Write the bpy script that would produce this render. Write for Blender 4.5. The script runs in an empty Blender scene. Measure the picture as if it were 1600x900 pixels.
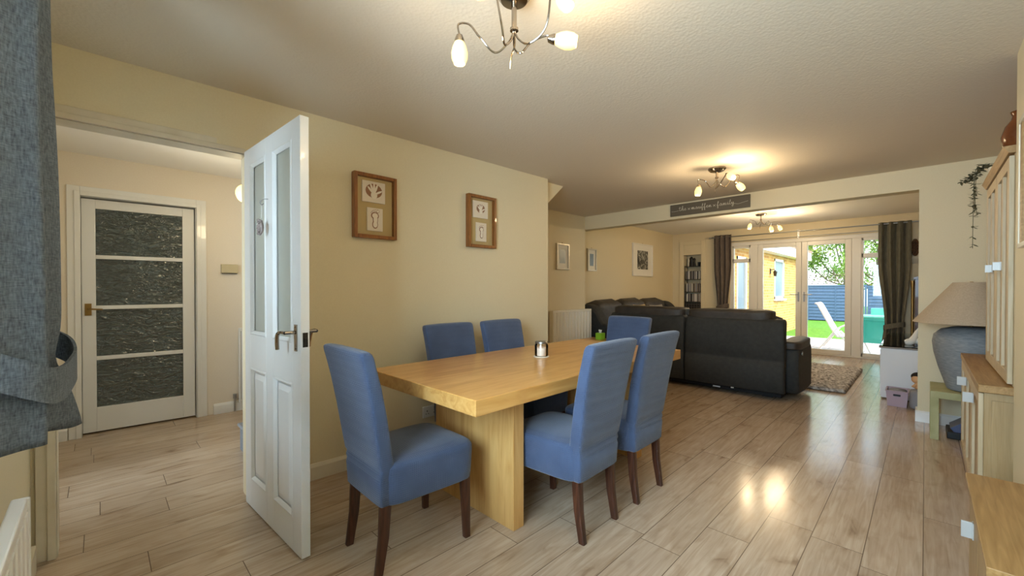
import bpy, bmesh, math, random
from mathutils import Vector, Matrix
random.seed(7)
C = bpy.context.scene.collection
PI = math.pi
def S(r, g, b):                                   # sRGB 0-255 -> linear rgba
    f = lambda c: (c/255/12.92) if c/255 <= .04045 else ((c/255+.055)/1.055)**2.4
    return (f(r), f(g), f(b), 1)
# ------------------------------------------------------------------ camera
cam = bpy.data.cameras.new('camera'); co = bpy.data.objects.new('camera', cam); C.objects.link(co)
cam.sensor_width = 36; cam.lens = 36*645/1600; cam.clip_start = .02; cam.clip_end = 300
co.location = (0, 0, 1.215); co.rotation_euler = (math.radians(90-.5), 0, math.radians(45.04))
cam.shift_y = 6.6/1600
bpy.context.scene.camera = co
vs = bpy.context.scene.view_settings
vs.view_transform = 'Standard'; vs.look = 'None'; vs.gamma = 1; vs.use_curve_mapping = False; vs.exposure = .78
# ------------------------------------------------------------------ world, sun, daylight at the windows
w = bpy.data.worlds.new('sky'); bpy.context.scene.world = w; w.use_nodes = True
nt = w.node_tree; bg = nt.nodes['Background']
sky = nt.nodes.new('ShaderNodeTexSky'); sky.sky_type = 'NISHITA'; sky.sun_disc = False
sky.sun_elevation = math.radians(42); sky.sun_rotation = math.radians(100); sky.air_density = 1.2; sky.dust_density = 3
mx = nt.nodes.new('ShaderNodeMix'); mx.data_type = 'RGBA'; mx.inputs[0].default_value = .55
nt.links.new(sky.outputs[0], mx.inputs[6]); mx.inputs[7].default_value = (5.2, 5.6, 6.2, 1)
nt.links.new(mx.outputs[2], bg.inputs[0]); bg.inputs[1].default_value = .42
sun = bpy.data.lights.new('sun', 'SUN'); sun.energy = 1.9; sun.angle = .02; sun.color = (1, .95, .86)
so = bpy.data.objects.new('sun', sun); C.objects.link(so)
so.rotation_euler = Vector((-.80, -.12, -.72)).to_track_quat('-Z', 'Y').to_euler()
def area(name, loc, dirv, sx, sy, e, col):
    l = bpy.data.lights.new(name, 'AREA'); l.shape = 'RECTANGLE'; l.size = sx; l.size_y = sy; l.energy = e; l.color = col
    o = bpy.data.objects.new(name, l); C.objects.link(o); o.location = loc
    o.rotation_euler = Vector(dirv).to_track_quat('-Z', 'Z').to_euler(); return o
area('window_daylight', (-.85, -.55, 1.6), (0, 1, -.12), 1.8, 1.3, 110, (.60, .80, 1))
area('hall_daylight', (-3.5, -.75, 1.3), (0, 1, -.05), .8, 1.6, 22, (.74, .87, 1))
pt = area('french_door_portal', (-1.6, 9.75, 1.1), (0, -1, 0), 2.5, 2.1, 1, (1, 1, 1)); pt.data.cycles.is_portal = True
# ------------------------------------------------------------------ materials
M = {}
def mat(name, col, rough=.6, metal=0, spec=.5, coat=0, emit=None, es=0, trans=0, ior=1.45):
    m = bpy.data.materials.new(name); m.use_nodes = True; M[name] = m
    p = m.node_tree.nodes['Principled BSDF']
    p.inputs['Base Color'].default_value = col; p.inputs['Roughness'].default_value = rough
    p.inputs['Metallic'].default_value = metal; p.inputs['Specular IOR Level'].default_value = spec
    p.inputs['Coat Weight'].default_value = coat; p.inputs['Transmission Weight'].default_value = trans; p.inputs['IOR'].default_value = ior
    if emit: p.inputs['Emission Color'].default_value = emit; p.inputs['Emission Strength'].default_value = es
    return m
def N(m, t, **kw):
    n = m.node_tree.nodes.new(t)
    for k, v in kw.items():
        if k in n.inputs.keys(): n.inputs[k].default_value = v
        else: setattr(n, k, v)
    return n
def L(m, a, b): m.node_tree.links.new(a, b)
def coords(m, scale=(1, 1, 1), world=False, rot=(0, 0, 0)):
    src = N(m, 'ShaderNodeNewGeometry').outputs['Position'] if world else N(m, 'ShaderNodeTexCoord').outputs['Object']
    mp = N(m, 'ShaderNodeMapping'); mp.inputs['Scale'].default_value = scale; mp.inputs['Rotation'].default_value = rot
    L(m, src, mp.inputs[0]); return mp.outputs[0]
def ramp(m, fac, stops):
    r = N(m, 'ShaderNodeValToRGB'); e = r.color_ramp.elements
    while len(e) < len(stops): e.new(.5)
    for i, (p, c) in enumerate(stops): e[i].position = p; e[i].color = c
    L(m, fac, r.inputs[0]); return r.outputs[0]
def bump(m, h, strength=.3, dist=.002):
    b = N(m, 'ShaderNodeBump'); b.inputs['Strength'].default_value = strength; b.inputs['Distance'].default_value = dist
    L(m, h, b.inputs['Height']); L(m, b.outputs[0], m.node_tree.nodes['Principled BSDF'].inputs['Normal']); return b
def noise(m, vec, scale, detail=3, dist=0):
    n = N(m, 'ShaderNodeTexNoise'); n.inputs['Scale'].default_value = scale; n.inputs['Detail'].default_value = detail; n.inputs['Distortion'].default_value = dist
    L(m, vec, n.inputs['Vector']); return n.outputs[0]
def PB(m): return m.node_tree.nodes['Principled BSDF']
def noisy(name, c1, c2, scale=20, rough=.6, bs=.15, bd=.002, stretch=(1, 1, 1), world=False, **kw):
    m = mat(name, c1, rough, **kw); v = coords(m, stretch, world); n = noise(m, v, scale, 4)
    L(m, ramp(m, n, [(.3, c1), (.7, c2)]), PB(m).inputs['Base Color'])
    if bs: bump(m, n, bs, bd)
    return m
noisy('wall_paint', S(222, 208, 174), S(218, 203, 168), 140, .55, .12, .001, world=True)
noisy('hall_paint', S(232, 223, 208), S(228, 218, 202), 120, .6, .12, .001, world=True)
def artex(name, c):
    m = mat(name, c, .75); v = coords(m, world=True)
    a = N(m, 'ShaderNodeTexVoronoi'); a.inputs['Scale'].default_value = 70; L(m, v, a.inputs['Vector'])
    n = noise(m, v, 45, 4, .8); mm = N(m, 'ShaderNodeMath', operation='ADD'); L(m, a.outputs[0], mm.inputs[0]); L(m, n, mm.inputs[1])
    bump(m, mm.outputs[0], .28, .003)
artex('ceiling_paint', S(218, 207, 189)); mat('ceiling_white', S(242, 240, 234), .7)
mat('white_gloss', S(232, 232, 230), .3, coat=.2); mat('cream_gloss', S(222, 212, 190), .35, coat=.2)
mat('upvc', S(226, 222, 212), .3); mat('radiator_paint', S(228, 222, 206), .35)
noisy('old_paint', S(221, 211, 190), S(205, 192, 168), 6, .5, .2, .002, world=True)
# laminate floor: planks 0.195 wide running along Y
m = mat('laminate', S(190, 165, 135), .26, spec=.5); v = coords(m, world=True)
sx = N(m, 'ShaderNodeSeparateXYZ'); L(m, v, sx.inputs[0])
dv = N(m, 'ShaderNodeMath', operation='DIVIDE'); L(m, sx.outputs[0], dv.inputs[0]); dv.inputs[1].default_value = .195
fl = N(m, 'ShaderNodeMath', operation='FLOOR'); L(m, dv.outputs[0], fl.inputs[0]); wn = N(m, 'ShaderNodeTexWhiteNoise'); wn.noise_dimensions = '1D'; L(m, fl.outputs[0], wn.inputs['W'])
ms = N(m, 'ShaderNodeMath', operation='MULTIPLY_ADD'); L(m, wn.outputs[0], ms.inputs[0]); ms.inputs[1].default_value = 1.28; L(m, sx.outputs[1], ms.inputs[2])
cx = N(m, 'ShaderNodeCombineXYZ'); L(m, ms.outputs[0], cx.inputs[0]); L(m, sx.outputs[0], cx.inputs[1])
br = N(m, 'ShaderNodeTexBrick'); L(m, cx.outputs[0], br.inputs['Vector'])
br.offset = 0; br.offset_frequency = 2
for k, val in (('Scale', 1), ('Mortar Size', .0018), ('Mortar Smooth', .1), ('Bias', 0), ('Brick Width', 1.28), ('Row Height', .195)): br.inputs[k].default_value = val
br.inputs['Color1'].default_value = (0, 0, 0, 1); br.inputs['Color2'].default_value = (1, 1, 1, 1)
br.inputs['Mortar'].default_value = (.5, .5, .5, 1)
sep = N(m, 'ShaderNodeMath', operation='MULTIPLY'); L(m, br.outputs[0], sep.inputs[0]); sep.inputs[1].default_value = 7.3
off = N(m, 'ShaderNodeCombineXYZ'); L(m, sep.outputs[0], off.inputs[2]); L(m, sep.outputs[0], off.inputs[1])
ad = N(m, 'ShaderNodeVectorMath', operation='ADD'); L(m, v, ad.inputs[0]); L(m, off.outputs[0], ad.inputs[1])
g1 = N(m, 'ShaderNodeMapping'); g1.inputs['Scale'].default_value = (22, 1.3, 1); L(m, ad.outputs[0], g1.inputs[0])
grain = noise(m, g1.outputs[0], 2.2, 8, 1.2)
g2 = N(m, 'ShaderNodeMapping'); g2.inputs['Scale'].default_value = (5.5, 2.2, 1); L(m, ad.outputs[0], g2.inputs[0])
knots = noise(m, g2.outputs[0], 1.9, 3, .6)
c1 = ramp(m, grain, [(.25, S(172, 149, 124)), (.5, S(190, 168, 144)), (.75, S(202, 183, 160))])
kn = ramp(m, knots, [(.24, (.50, .42, .36, 1)), (.33, (.86, .82, .78, 1)), (.48, (1, 1, 1, 1))])
mu = N(m, 'ShaderNodeMix', data_type='RGBA', blend_type='MULTIPLY'); mu.inputs[0].default_value = .9; L(m, c1, mu.inputs[6]); L(m, kn, mu.inputs[7])
tone = ramp(m, br.outputs[0], [(0, (.86, .84, .82, 1)), (1, (1.0, 1.0, 1.0, 1))])
m2 = N(m, 'ShaderNodeMix', data_type='RGBA', blend_type='MULTIPLY'); m2.inputs[0].default_value = 1; L(m, mu.outputs[2], m2.inputs[6]); L(m, tone, m2.inputs[7])
m3 = N(m, 'ShaderNodeMix', data_type='RGBA'); L(m, br.outputs[1], m3.inputs[0]); L(m, m2.outputs[2], m3.inputs[6]); m3.inputs[7].default_value = S(112, 92, 74)
L(m, m3.outputs[2], PB(m).inputs['Base Color'])
iv = N(m, 'ShaderNodeMath', operation='SUBTRACT'); iv.inputs[0].default_value = 1; L(m, br.outputs[1], iv.inputs[1])
bump(m, iv.outputs[0], .5, .0015)
rr = N(m, 'ShaderNodeMapRange'); L(m, grain, rr.inputs[0]); rr.inputs[3].default_value = .12; rr.inputs[4].default_value = .22; L(m, rr.outputs[0], PB(m).inputs['Roughness'])
def wood(name, cs, stretch=(14, 1.2, 14), scale=2.0, rough=.4, coat=0, dist=1.5):
    m = mat(name, cs[1], rough, coat=coat); v = coords(m, stretch); n = noise(m, v, scale, 6, dist)
    L(m, ramp(m, n, [(.3, cs[0]), (.5, cs[1]), (.72, cs[2])]), PB(m).inputs['Base Color']); bump(m, n, .08, .001); return m
wood('oak_top', (S(196, 140, 72), S(212, 160, 90), S(222, 174, 106)), (9, .9, 9), 2.2, .3, .25)
wood('oak_leg', (S(196, 144, 78), S(212, 164, 98), S(222, 178, 112)), (9, 9, .9), 2.2, .4)
wood('dark_wood', (S(52, 28, 18), S(72, 40, 26), S(90, 52, 34)), (20, 20, 2), 2, .35, .2)
wood('frame_wood', (S(112, 66, 26), S(138, 86, 38), S(152, 98, 46)), (20, 20, 3), 2, .4, .2)
wood('cab_oak', (S(150, 122, 80), S(162, 134, 92), S(172, 146, 104)), (22, 22, 1.6), 2.4, .45, 0, .8); wood('cab_door', (S(180, 158, 122), S(190, 170, 136), S(200, 180, 148)), (22, 22, 1.6), 2.4, .45, 0, .8)  # door oak paler than the carcass: window light put into its colour
wood('cab_oak_top', (S(142, 106, 60), S(158, 122, 74), S(172, 136, 86)), (30, 1.8, 30), 2.2, .4, 0, .8)
wood('olive_table', (S(150, 148, 100), S(168, 164, 116), S(182, 178, 132)), (3, 30, 3), 2, .5, 0, .4)
# blue slipcover waffle fabric
def waffle(name, c1, c2, fine=260):
    m = mat(name, c1, .85, spec=.2); v = coords(m)
    s = N(m, 'ShaderNodeSeparateXYZ'); L(m, v, s.inputs[0]); hs = []
    for i in range(3):
        a = N(m, 'ShaderNodeMath', operation='MULTIPLY'); L(m, s.outputs[i], a.inputs[0]); a.inputs[1].default_value = fine*2
        b = N(m, 'ShaderNodeMath', operation='SINE'); L(m, a.outputs[0], b.inputs[0]); hs.append(b.outputs[0])
    x = N(m, 'ShaderNodeMath', operation='MAXIMUM'); L(m, hs[0], x.inputs[0]); L(m, hs[1], x.inputs[1])
    y = N(m, 'ShaderNodeMath', operation='MAXIMUM'); L(m, x.outputs[0], y.inputs[0]); L(m, hs[2], y.inputs[1])
    n = noise(m, v, 9, 4)
    L(m, ramp(m, n, [(.3, c1), (.7, c2)]), PB(m).inputs['Base Color'])
    bu = bump(m, y.outputs[0], .4, .002)
    b2 = N(m, 'ShaderNodeBump'); b2.inputs['Strength'].default_value = .10; b2.inputs['Distance'].default_value = .02
    L(m, noise(m, coords(m, (1, 1, 2.2)), 5.5, 2, .5), b2.inputs['Height']); L(m, b2.outputs[0], bu.inputs['Normal'])
    PB(m).inputs['Sheen Weight'].default_value = .3
    return m
waffle('blue_cover', S(66, 79, 106), S(74, 89, 118), 330)
m = noisy('curtain_grey', S(66, 76, 86), S(118, 128, 138), 200, .9, .5, .002, (.4, .4, 1.8)); v2 = noise(m, coords(m, (1.8, 1.8, .35)), 170, 3)
lk = PB(m).inputs['Base Color'].links[0].from_socket; mq = N(m, 'ShaderNodeMix', data_type='RGBA'); mq.inputs[0].default_value = .5; L(m, lk, mq.inputs[6]); L(m, ramp(m, v2, [(.3, S(56, 64, 74)), (.7, S(128, 138, 148))]), mq.inputs[7]); L(m, mq.outputs[2], PB(m).inputs['Base Color'])
noisy('curtain_brown', S(84, 74, 66), S(104, 92, 82), 60, .85, .3, .003, (1, 1, .2))
noisy('curtain_drab', S(84, 82, 70), S(104, 100, 86), 60, .85, .3, .003, (1, 1, .2))
noisy('sofa_fabric', S(40, 41, 40), S(50, 50, 48), 26, .75, .35, .006)
noisy('sofa_top', S(50, 45, 40), S(64, 57, 50), 12, .55, .6, .012)
noisy('sofa_under', S(22, 22, 24), S(28, 28, 30), 12, .8, .1)
m = noisy('rug_pile', S(76, 64, 58), S(226, 220, 212), 24, .95, 1, .02)
noisy('carpet_grey', S(110, 114, 120), S(140, 142, 146), 90, .95, .8, .005)
mat('chrome', S(158, 148, 136), .15, 1); mat('brass', S(150, 120, 70), .3, 1); mat('steel', S(170, 170, 168), .35, 1); mat('dark_steel', S(70, 64, 58), .4, 1)
mat('black', S(20, 20, 22), .5); mat('latch_plate', S(190, 190, 186), .35, .3); mat('white_plastic', S(232, 232, 228), .35); mat('beige_plastic', S(196, 184, 150), .5)
mat('bulb_glass', S(226, 200, 140), .3, emit=S(255, 222, 136), es=.75); mat('bulb_core', S(255, 250, 230), .3, emit=S(255, 235, 190), es=14)
mat('pendant_glass', S(250, 236, 170), .4, emit=S(250, 226, 130), es=1.1)
noisy('lamp_shade', S(176, 160, 138), S(188, 172, 150), 90, .85, .2)
noisy('lamp_ceramic', S(118, 124, 130), S(146, 150, 152), 26, .6, .25, .002, (1, 1, 4))
mat('sign_board', S(98, 88, 72), .6); mat('sign_ink', S(206, 198, 178), .6)
mat('plaster', S(228, 214, 192), .8); mat('plaster_relief', S(236, 224, 204), .7); mat('print_brown', S(150, 108, 78), .8); mat('mount_card', S(190, 164, 112), .8)
mat('mat_white', S(232, 228, 216), .6); mat('photo_grey', S(150, 158, 160), .3); mat('photo_blue', S(120, 140, 156), .3); mat('bead_grey', S(150, 134, 128), .35, .2); mat('frame_silver', S(196, 188, 170), .3, .3)
m = mat('photo_bw', S(80, 80, 76), .35); v = coords(m, (1, 1, 1)); L(m, ramp(m, noise(m, v, 9, 5, 1.5), [(.35, S(28, 28, 26)), (.5, S(90, 88, 80)), (.62, S(190, 188, 176))]), PB(m).inputs['Base Color'])
def clearglass(name, tint, ior=1.45):
    m = bpy.data.materials.new(name); m.use_nodes = True; M[name] = m; n = m.node_tree.nodes; n.remove(n['Principled BSDF'])
    t = N(m, 'ShaderNodeBsdfTransparent'); t.inputs[0].default_value = tint; g = N(m, 'ShaderNodeBsdfGlossy'); g.inputs['Roughness'].default_value = .02
    mxs = N(m, 'ShaderNodeMixShader'); fr = N(m, 'ShaderNodeFresnel'); fr.inputs[0].default_value = ior
    L(m, fr.outputs[0], mxs.inputs[0]); L(m, t.outputs[0], mxs.inputs[1]); L(m, g.outputs[0], mxs.inputs[2]); L(m, mxs.outputs[0], n['Material Output'].inputs[0])
clearglass('clear_glass', (.96, .98, .97, 1)); clearglass('jar_glass', (.93, .93, .9, 1)); clearglass('green_glass', (.80, .90, .86, 1)); clearglass('picture_glass', (1, 1, 1, 1), 1.12)
m = mat('hammered_glass', S(70, 84, 84), .03, trans=.25, ior=1.9); v = coords(m, (1, 1, 2.4), True); bump(m, noise(m, v, 10, 2, 1.5), 1, .03)
mat('etched_glass', S(206, 208, 196), .3, trans=.45)
mat('candle_wax', S(238, 222, 214), .5, emit=S(255, 220, 190), es=.15)
mat('mirror_glass', S(176, 168, 148), .15, .2)
noisy('wicker', S(120, 84, 50), S(60, 40, 26), 60, .7, .5); noisy('copper_glaze', S(92, 46, 20), S(120, 66, 34), 14, .15, .1)
mat('pot_white', S(222, 214, 196), .4); mat('leaf_dull', S(96, 92, 66), .7); mat('cushion_beige', S(196, 172, 128), .9); mat('cushion_grey', S(150, 146, 142), .9)
mat('lime', S(140, 200, 50), .5); mat('lilac_box', S(176, 156, 170), .5); mat('cloth_grey', S(140, 140, 146), .9); mat('skin_toy', S(214, 166, 120), .7); mat('hair_dark', S(30, 22, 20), .8)
mat('navy_box', S(70, 80, 112), .35); mat('unit_white', S(226, 228, 232), .35); mat('unit_edge', S(132, 122, 112), .4)
# exterior
m = mat('yellow_brick', S(214, 176, 104), .85); v = coords(m, world=True); s_ = N(m, 'ShaderNodeSeparateXYZ'); L(m, v, s_.inputs[0]); c_ = N(m, 'ShaderNodeCombineXYZ')
L(m, s_.outputs[1], c_.inputs[0]); L(m, s_.outputs[2], c_.inputs[1]); b_ = N(m, 'ShaderNodeTexBrick'); L(m, c_.outputs[0], b_.inputs['Vector'])
for k, val in (('Scale', 1), ('Mortar Size', .006), ('Brick Width', .225), ('Row Height', .075)): b_.inputs[k].default_value = val
b_.inputs['Color1'].default_value = S(206, 164, 92); b_.inputs['Color2'].default_value = S(176, 126, 66); b_.inputs['Mortar'].default_value = S(200, 178, 134)
L(m, b_.outputs[0], PB(m).inputs['Base Color'])
m = mat('deck_grey', S(170, 168, 166), .7); v = coords(m, world=True); wv = N(m, 'ShaderNodeTexWave', bands_direction='X', wave_profile='SAW'); wv.inputs['Scale'].default_value = 1.05; wv.inputs['Distortion'].default_value = 0
L(m, v, wv.inputs['Vector']); L(m, ramp(m, wv.outputs[0], [(0, S(96, 92, 90)), (.08, S(168, 166, 164)), (1, S(182, 180, 178))]), PB(m).inputs['Base Color'])
noisy('lawn', S(70, 124, 24), S(104, 156, 40), 14, .9, .8, .02, world=True)
noisy('fence_blue', S(86, 110, 146), S(104, 128, 164), 12, .7, .2, world=True, stretch=(1, 1, 6))
mat('fence_gap_shade', S(40, 50, 70), .8); noisy('roof_tile', S(128, 100, 86), S(170, 146, 128), 9, .8, .4); noisy('leaf_green', S(70, 116, 40), S(140, 176, 70), 1.3, .7, 0); noisy('leaf_yellow', S(122, 150, 52), S(186, 196, 92), 1.3, .7, 0); noisy('bark', S(96, 84, 70), S(130, 116, 98), 12, .9, .4)
mat('white_metal', S(236, 232, 234), .4); mat('pink_sling', S(228, 210, 220), .7); mat('teal', S(60, 178, 168), .4); mat('teal_light', S(120, 214, 204), .4)
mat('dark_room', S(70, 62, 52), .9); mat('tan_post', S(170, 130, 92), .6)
CASES = [mat('case%d' % i, c, .35) for i, c in enumerate([S(40, 40, 44), S(190, 186, 176), S(110, 104, 98), S(226, 222, 214), S(84, 70, 60), S(130, 132, 140), S(60, 60, 70), S(160, 148, 130)])]
# ------------------------------------------------------------------ mesh helpers
class MB:
    def __init__(s): s.v = []; s.f = []
    def add(s, vs_, fs):
        o = len(s.v); s.v += [tuple(v) for v in vs_]; s.f += [tuple(o+i for i in f) for f in fs]; return s
    def box(s, x0, x1, y0, y1, z0, z1, mtx=None):
        vs_ = [Vector((x, y, z)) for z in (z0, z1) for y in (y0, y1) for x in (x0, x1)]
        if mtx: vs_ = [mtx @ v for v in vs_]
        return s.add(vs_, [(0, 2, 3, 1), (4, 5, 7, 6), (0, 1, 5, 4), (2, 6, 7, 3), (0, 4, 6, 2), (1, 3, 7, 5)])
    def rings(s, rs, cap=True, closed=False):
        n = len(rs[0]); vs_ = [p for r in rs for p in r]; fs = []
        k = len(rs)
        for i in range(k if closed else k-1):
            a, b = i*n, ((i+1) % k)*n
            for j in range(n): fs.append((a+j, a+(j+1) % n, b+(j+1) % n, b+j))
        if cap and not closed: fs.append(tuple(range(n-1, -1, -1))); fs.append(tuple((k-1)*n+j for j in range(n)))
        return s.add(vs_, fs)
    def tube(s, pts, r, n=8, closed=False):
        pts = [Vector(p) for p in pts]; rs = []; k = len(pts)
        up = Vector((0, 0, 1)); prev = None
        for i, p in enumerate(pts):
            t = (pts[(i+1) % k]-pts[i-1]) if closed else (pts[min(i+1, k-1)]-pts[max(i-1, 0)])
            t.normalize()
            if prev is None: a = t.cross(up if abs(t.z) < .9 else Vector((1, 0, 0))).normalized()
            else: a = (prev-t*prev.dot(t)).normalized()
            prev = a; b = t.cross(a); rad = r[i] if isinstance(r, (list, tuple)) else r
            rs.append([p+a*math.cos(2*PI*j/n)*rad+b*math.sin(2*PI*j/n)*rad for j in range(n)])
        return s.rings(rs, True, closed)
    def lathe(s, prof, c=(0, 0, 0), n=24, sx=1, sy=1):
        rs = [[(c[0]+r*math.cos(2*PI*j/n)*sx, c[1]+r*math.sin(2*PI*j/n)*sy, c[2]+z) for j in range(n)] for r, z in prof]
        return s.rings(rs)
    def sphere(s, c, r, sc=(1, 1, 1), n=14):
        rs = [[(c[0]+r*sc[0]*math.sin(PI*i/n)*math.cos(2*PI*j/n), c[1]+r*sc[1]*math.sin(PI*i/n)*math.sin(2*PI*j/n), c[2]-r*sc[2]*math.cos(PI*i/n)) for j in range(n)] for i in range(1, n)]
        return s.rings(rs)
    def grid(s, fn, nu, nv):
        vs_ = [fn(i/nu, j/nv) for j in range(nv+1) for i in range(nu+1)]
        return s.add(vs_, [(j*(nu+1)+i, j*(nu+1)+i+1, (j+1)*(nu+1)+i+1, (j+1)*(nu+1)+i) for j in range(nv) for i in range(nu)])
    def prism(s, poly, axis, a, b):
        def P(u, v, t): return {'x': (t, u, v), 'y': (u, t, v), 'z': (u, v, t)}[axis]
        n = len(poly); vs_ = [P(u, v, a) for u, v in poly]+[P(u, v, b) for u, v in poly]
        return s.add(vs_, [tuple(range(n-1, -1, -1)), tuple(range(n, 2*n))]+[(i, (i+1) % n, n+(i+1) % n, n+i) for i in range(n)])
def sel(cx_, cy_, z, hx, hy, n=32, e=.35, dx=0):                  # rounded-rectangle ring
    r = []
    for j in range(n):
        t = 2*PI*(j+.5)/n; c, s = math.cos(t), math.sin(t)
        r.append((cx_+hx*math.copysign(abs(c)**e, c), cy_+hy*math.copysign(abs(s)**e, s), z))
    return r
def cat(pts, k=6, closed=False):                                    # Catmull-Rom
    P = [Vector(p) for p in pts]; n = len(P); out = []
    for i in range(n if closed else n-1):
        p0, p1, p2, p3 = (P[(i-1) % n], P[i], P[(i+1) % n], P[(i+2) % n]) if closed else (P[max(i-1, 0)], P[i], P[i+1], P[min(i+2, n-1)])
        for j in range(k):
            t = j/k; out.append(.5*((2*p1)+(p2-p0)*t+(2*p0-5*p1+4*p2-p3)*t*t+(3*p1-p0-3*p2+p3)*t**3))
    if not closed: out.append(P[-1])
    return out
ORG = {}
def obj(name, mb, m, parent=None, bevel=0, smooth=False, seg=2, base=None, sub=0, solid=0):
    if parent is not None: off_ = ORG[parent.name]
    elif base is not None: off_ = Vector(base)
    else:
        xs, ys, zs = zip(*mb.v); off_ = Vector(((min(xs)+max(xs))/2, (min(ys)+max(ys))/2, min(zs)))
    me = bpy.data.meshes.new(name); me.from_pydata([tuple(Vector(v)-off_) for v in mb.v], [], mb.f)
    bm = bmesh.new(); bm.from_mesh(me); bmesh.ops.recalc_face_normals(bm, faces=bm.faces); bm.to_mesh(me); bm.free()
    me.materials.append(M[m] if isinstance(m, str) else m)
    o = bpy.data.objects.new(name, me); C.objects.link(o)
    if parent is not None: o.parent = parent
    else: o.location = off_
    ORG[o.name] = off_
    if smooth:
        for p in me.polygons: p.use_smooth = True
        if smooth != 'all':
            me.set_sharp_from_angle(angle=math.radians(40))
    if solid: mo = o.modifiers.new('thickness', 'SOLIDIFY'); mo.thickness = solid; mo.offset = 0
    if sub: mo = o.modifiers.new('smooth', 'SUBSURF'); mo.levels = sub; mo.render_levels = sub
    if bevel:
        mo = o.modifiers.new('bevel', 'BEVEL'); mo.width = bevel; mo.segments = seg; mo.limit_method = 'ANGLE'; mo.angle_limit = math.radians(40)
    return o
def tag(o, label=None, category=None, group=None, kind=None):
    if label: o['label'] = label
    if category: o['category'] = category
    if group: o['group'] = group
    if kind: o['kind'] = kind
    return o
def thing(name, loc, label, category, group=None):
    o = bpy.data.objects.new(name, None); C.objects.link(o); o.location = loc; o.empty_display_size = .05
    ORG[o.name] = Vector(loc); return tag(o, label, category, group)
def struct(name, mb, m, parent=None, **kw):
    o = obj(name, mb, m, parent, **kw)
    if parent is None: o['kind'] = 'structure'
    return o
def box(*a): return MB().box(*a)
def copy_tree(o, parent=None):
    c = o.copy(); C.objects.link(c); c.parent = parent
    ORG[c.name] = ORG.get(o.name, Vector((0, 0, 0)))
    for ch in list(o.children): copy_tree(ch, c)
    return c
def R(d): return math.radians(d)
def rotz(px, py, a): return Matrix.Translation((px, py, 0)) @ Matrix.Rotation(a, 4, 'Z')
# ------------------------------------------------------------------ THE ROOM SHELL
def wx(y): return -2.773+.0236*(y+.09)               # dining wall leans out of parallel by about a degree
CE = 2.32
struct('floor', box(-5.2, .9, -.6, 9.42, -.12, 0), 'laminate')
struct('ceiling', box(-3.95, .9, -.5, 5.46, CE, CE+.15), 'ceiling_paint')
struct('ceiling_extension', box(-4.4, .9, 5.46, 9.75, 2.45, 2.6), 'ceiling_white')
struct('ceiling_hall', box(-5.3, wx(1)-.10, -.9, 2.5, 2.31, 2.315+.16), 'ceiling_white')
# left wall of the dining area with the doorway (Y -.15 .. .60, Z .. 1.99)
mb = MB()
def wseg(y0, y1, z0, z1, t=.11):
    a, b = wx(y0), wx(y1)
    mb.prism([(a, y0), (b, y1), (b-t, y1), (a-t, y0)], 'z', z0, z1)
wseg(-.5, -.15, 0, CE); wseg(-.15, .60, 1.99, CE); wseg(.60, 3.205, 0, CE)
struct('wall_left', mb, 'wall_paint')
struct('wall_recess', MB().box(-3.80, wx(3.2)-.11, 3.10, 3.205, 0, CE), 'wall_paint')
struct('wall_stair_bulkhead', MB().prism([(3.206, 2.02), (3.56, CE), (3.206, CE)], 'x', -3.70, -2.78), 'wall_paint')
struct('wall_left_living', MB().box(-3.95, -3.72, 3.206, 5.31, 0, CE), 'wall_paint')
struct('wall_left_extension', MB().box(-4.35, -4.12, 5.20, 9.6, 0, 2.6), 'wall_paint')
struct('wall_step', MB().box(-4.12, -3.951, 5.20, 5.31, 0, 2.6), 'wall_paint')
mb = MB().box(-4.12, .9, 5.30, 5.46, 2.12, CE).box(-.045, .9, 5.30, 5.46, 0, 2.12).box(-4.12, .9, 5.461, 5.56, 2.33, 2.45)
struct('wall_beam', mb, 'wall_paint')
struct('baseboard_partition', MB().prism([(5.285, 0), (5.475, 0), (5.475, .085), (5.46, .10), (5.3, .10), (5.285, .085)], 'x', -.06, .6), 'white_gloss')
# extension back wall with french-door opening and the niche
mb = MB()
mb.box(-4.35, -3.86, 9.35, 9.6, 0, 2.45).box(-3.86, -3.48, 9.35, 9.6, 0, .66).box(-3.86, -3.48, 9.35, 9.6, 2.0, 2.45).box(-3.86, -3.48, 9.55, 9.6, .66, 2.0)
mb.box(-3.48, -2.90, 9.35, 9.6, 0, 2.45).box(-2.90, -.33, 9.35, 9.6, 2.17, 2.45).box(-.33, .9, 9.35, 9.6, 0, 2.45)
struct('wall_back', mb, 'wall_paint')
struct('wall_right_extension', MB().box(.45, .7, 5.46, 9.35, 0, 2.45), 'wall_paint')
struct('wall_right', MB().box(.30, .9, -.5, 3.07, 0, CE).box(.66, .9, 3.07, 5.3, 0, CE), 'wall_paint')
# window wall behind the camera
mb = MB().box(-2.85, -1.95, -.5, -.22, 0, CE).box(-1.95, .25, -.5, -.22, 0, .82).box(-1.95, .25, -.5, -.22, 2.1, CE).box(.25, .9, -.5, -.22, 0, CE)
struct('wall_front', mb, 'wall_paint')
mb = MB()
for x in (-1.95, -.88, .20): mb.box(x, x+.05, -.42, -.36, .82, 2.1)
for z in (.82, 2.05): mb.box(-1.95, .25, -.42, -.36, z, z+.05)
wf = struct('window_1', mb, 'upvc'); obj('pane', MB().box(-1.9, .2, -.392, -.388, .87, 2.05), 'clear_glass', wf)
struct('trim_1', MB().box(-1.97, .27, -.36, -.19, .79, .82), 'white_gloss', bevel=.005)
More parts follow.
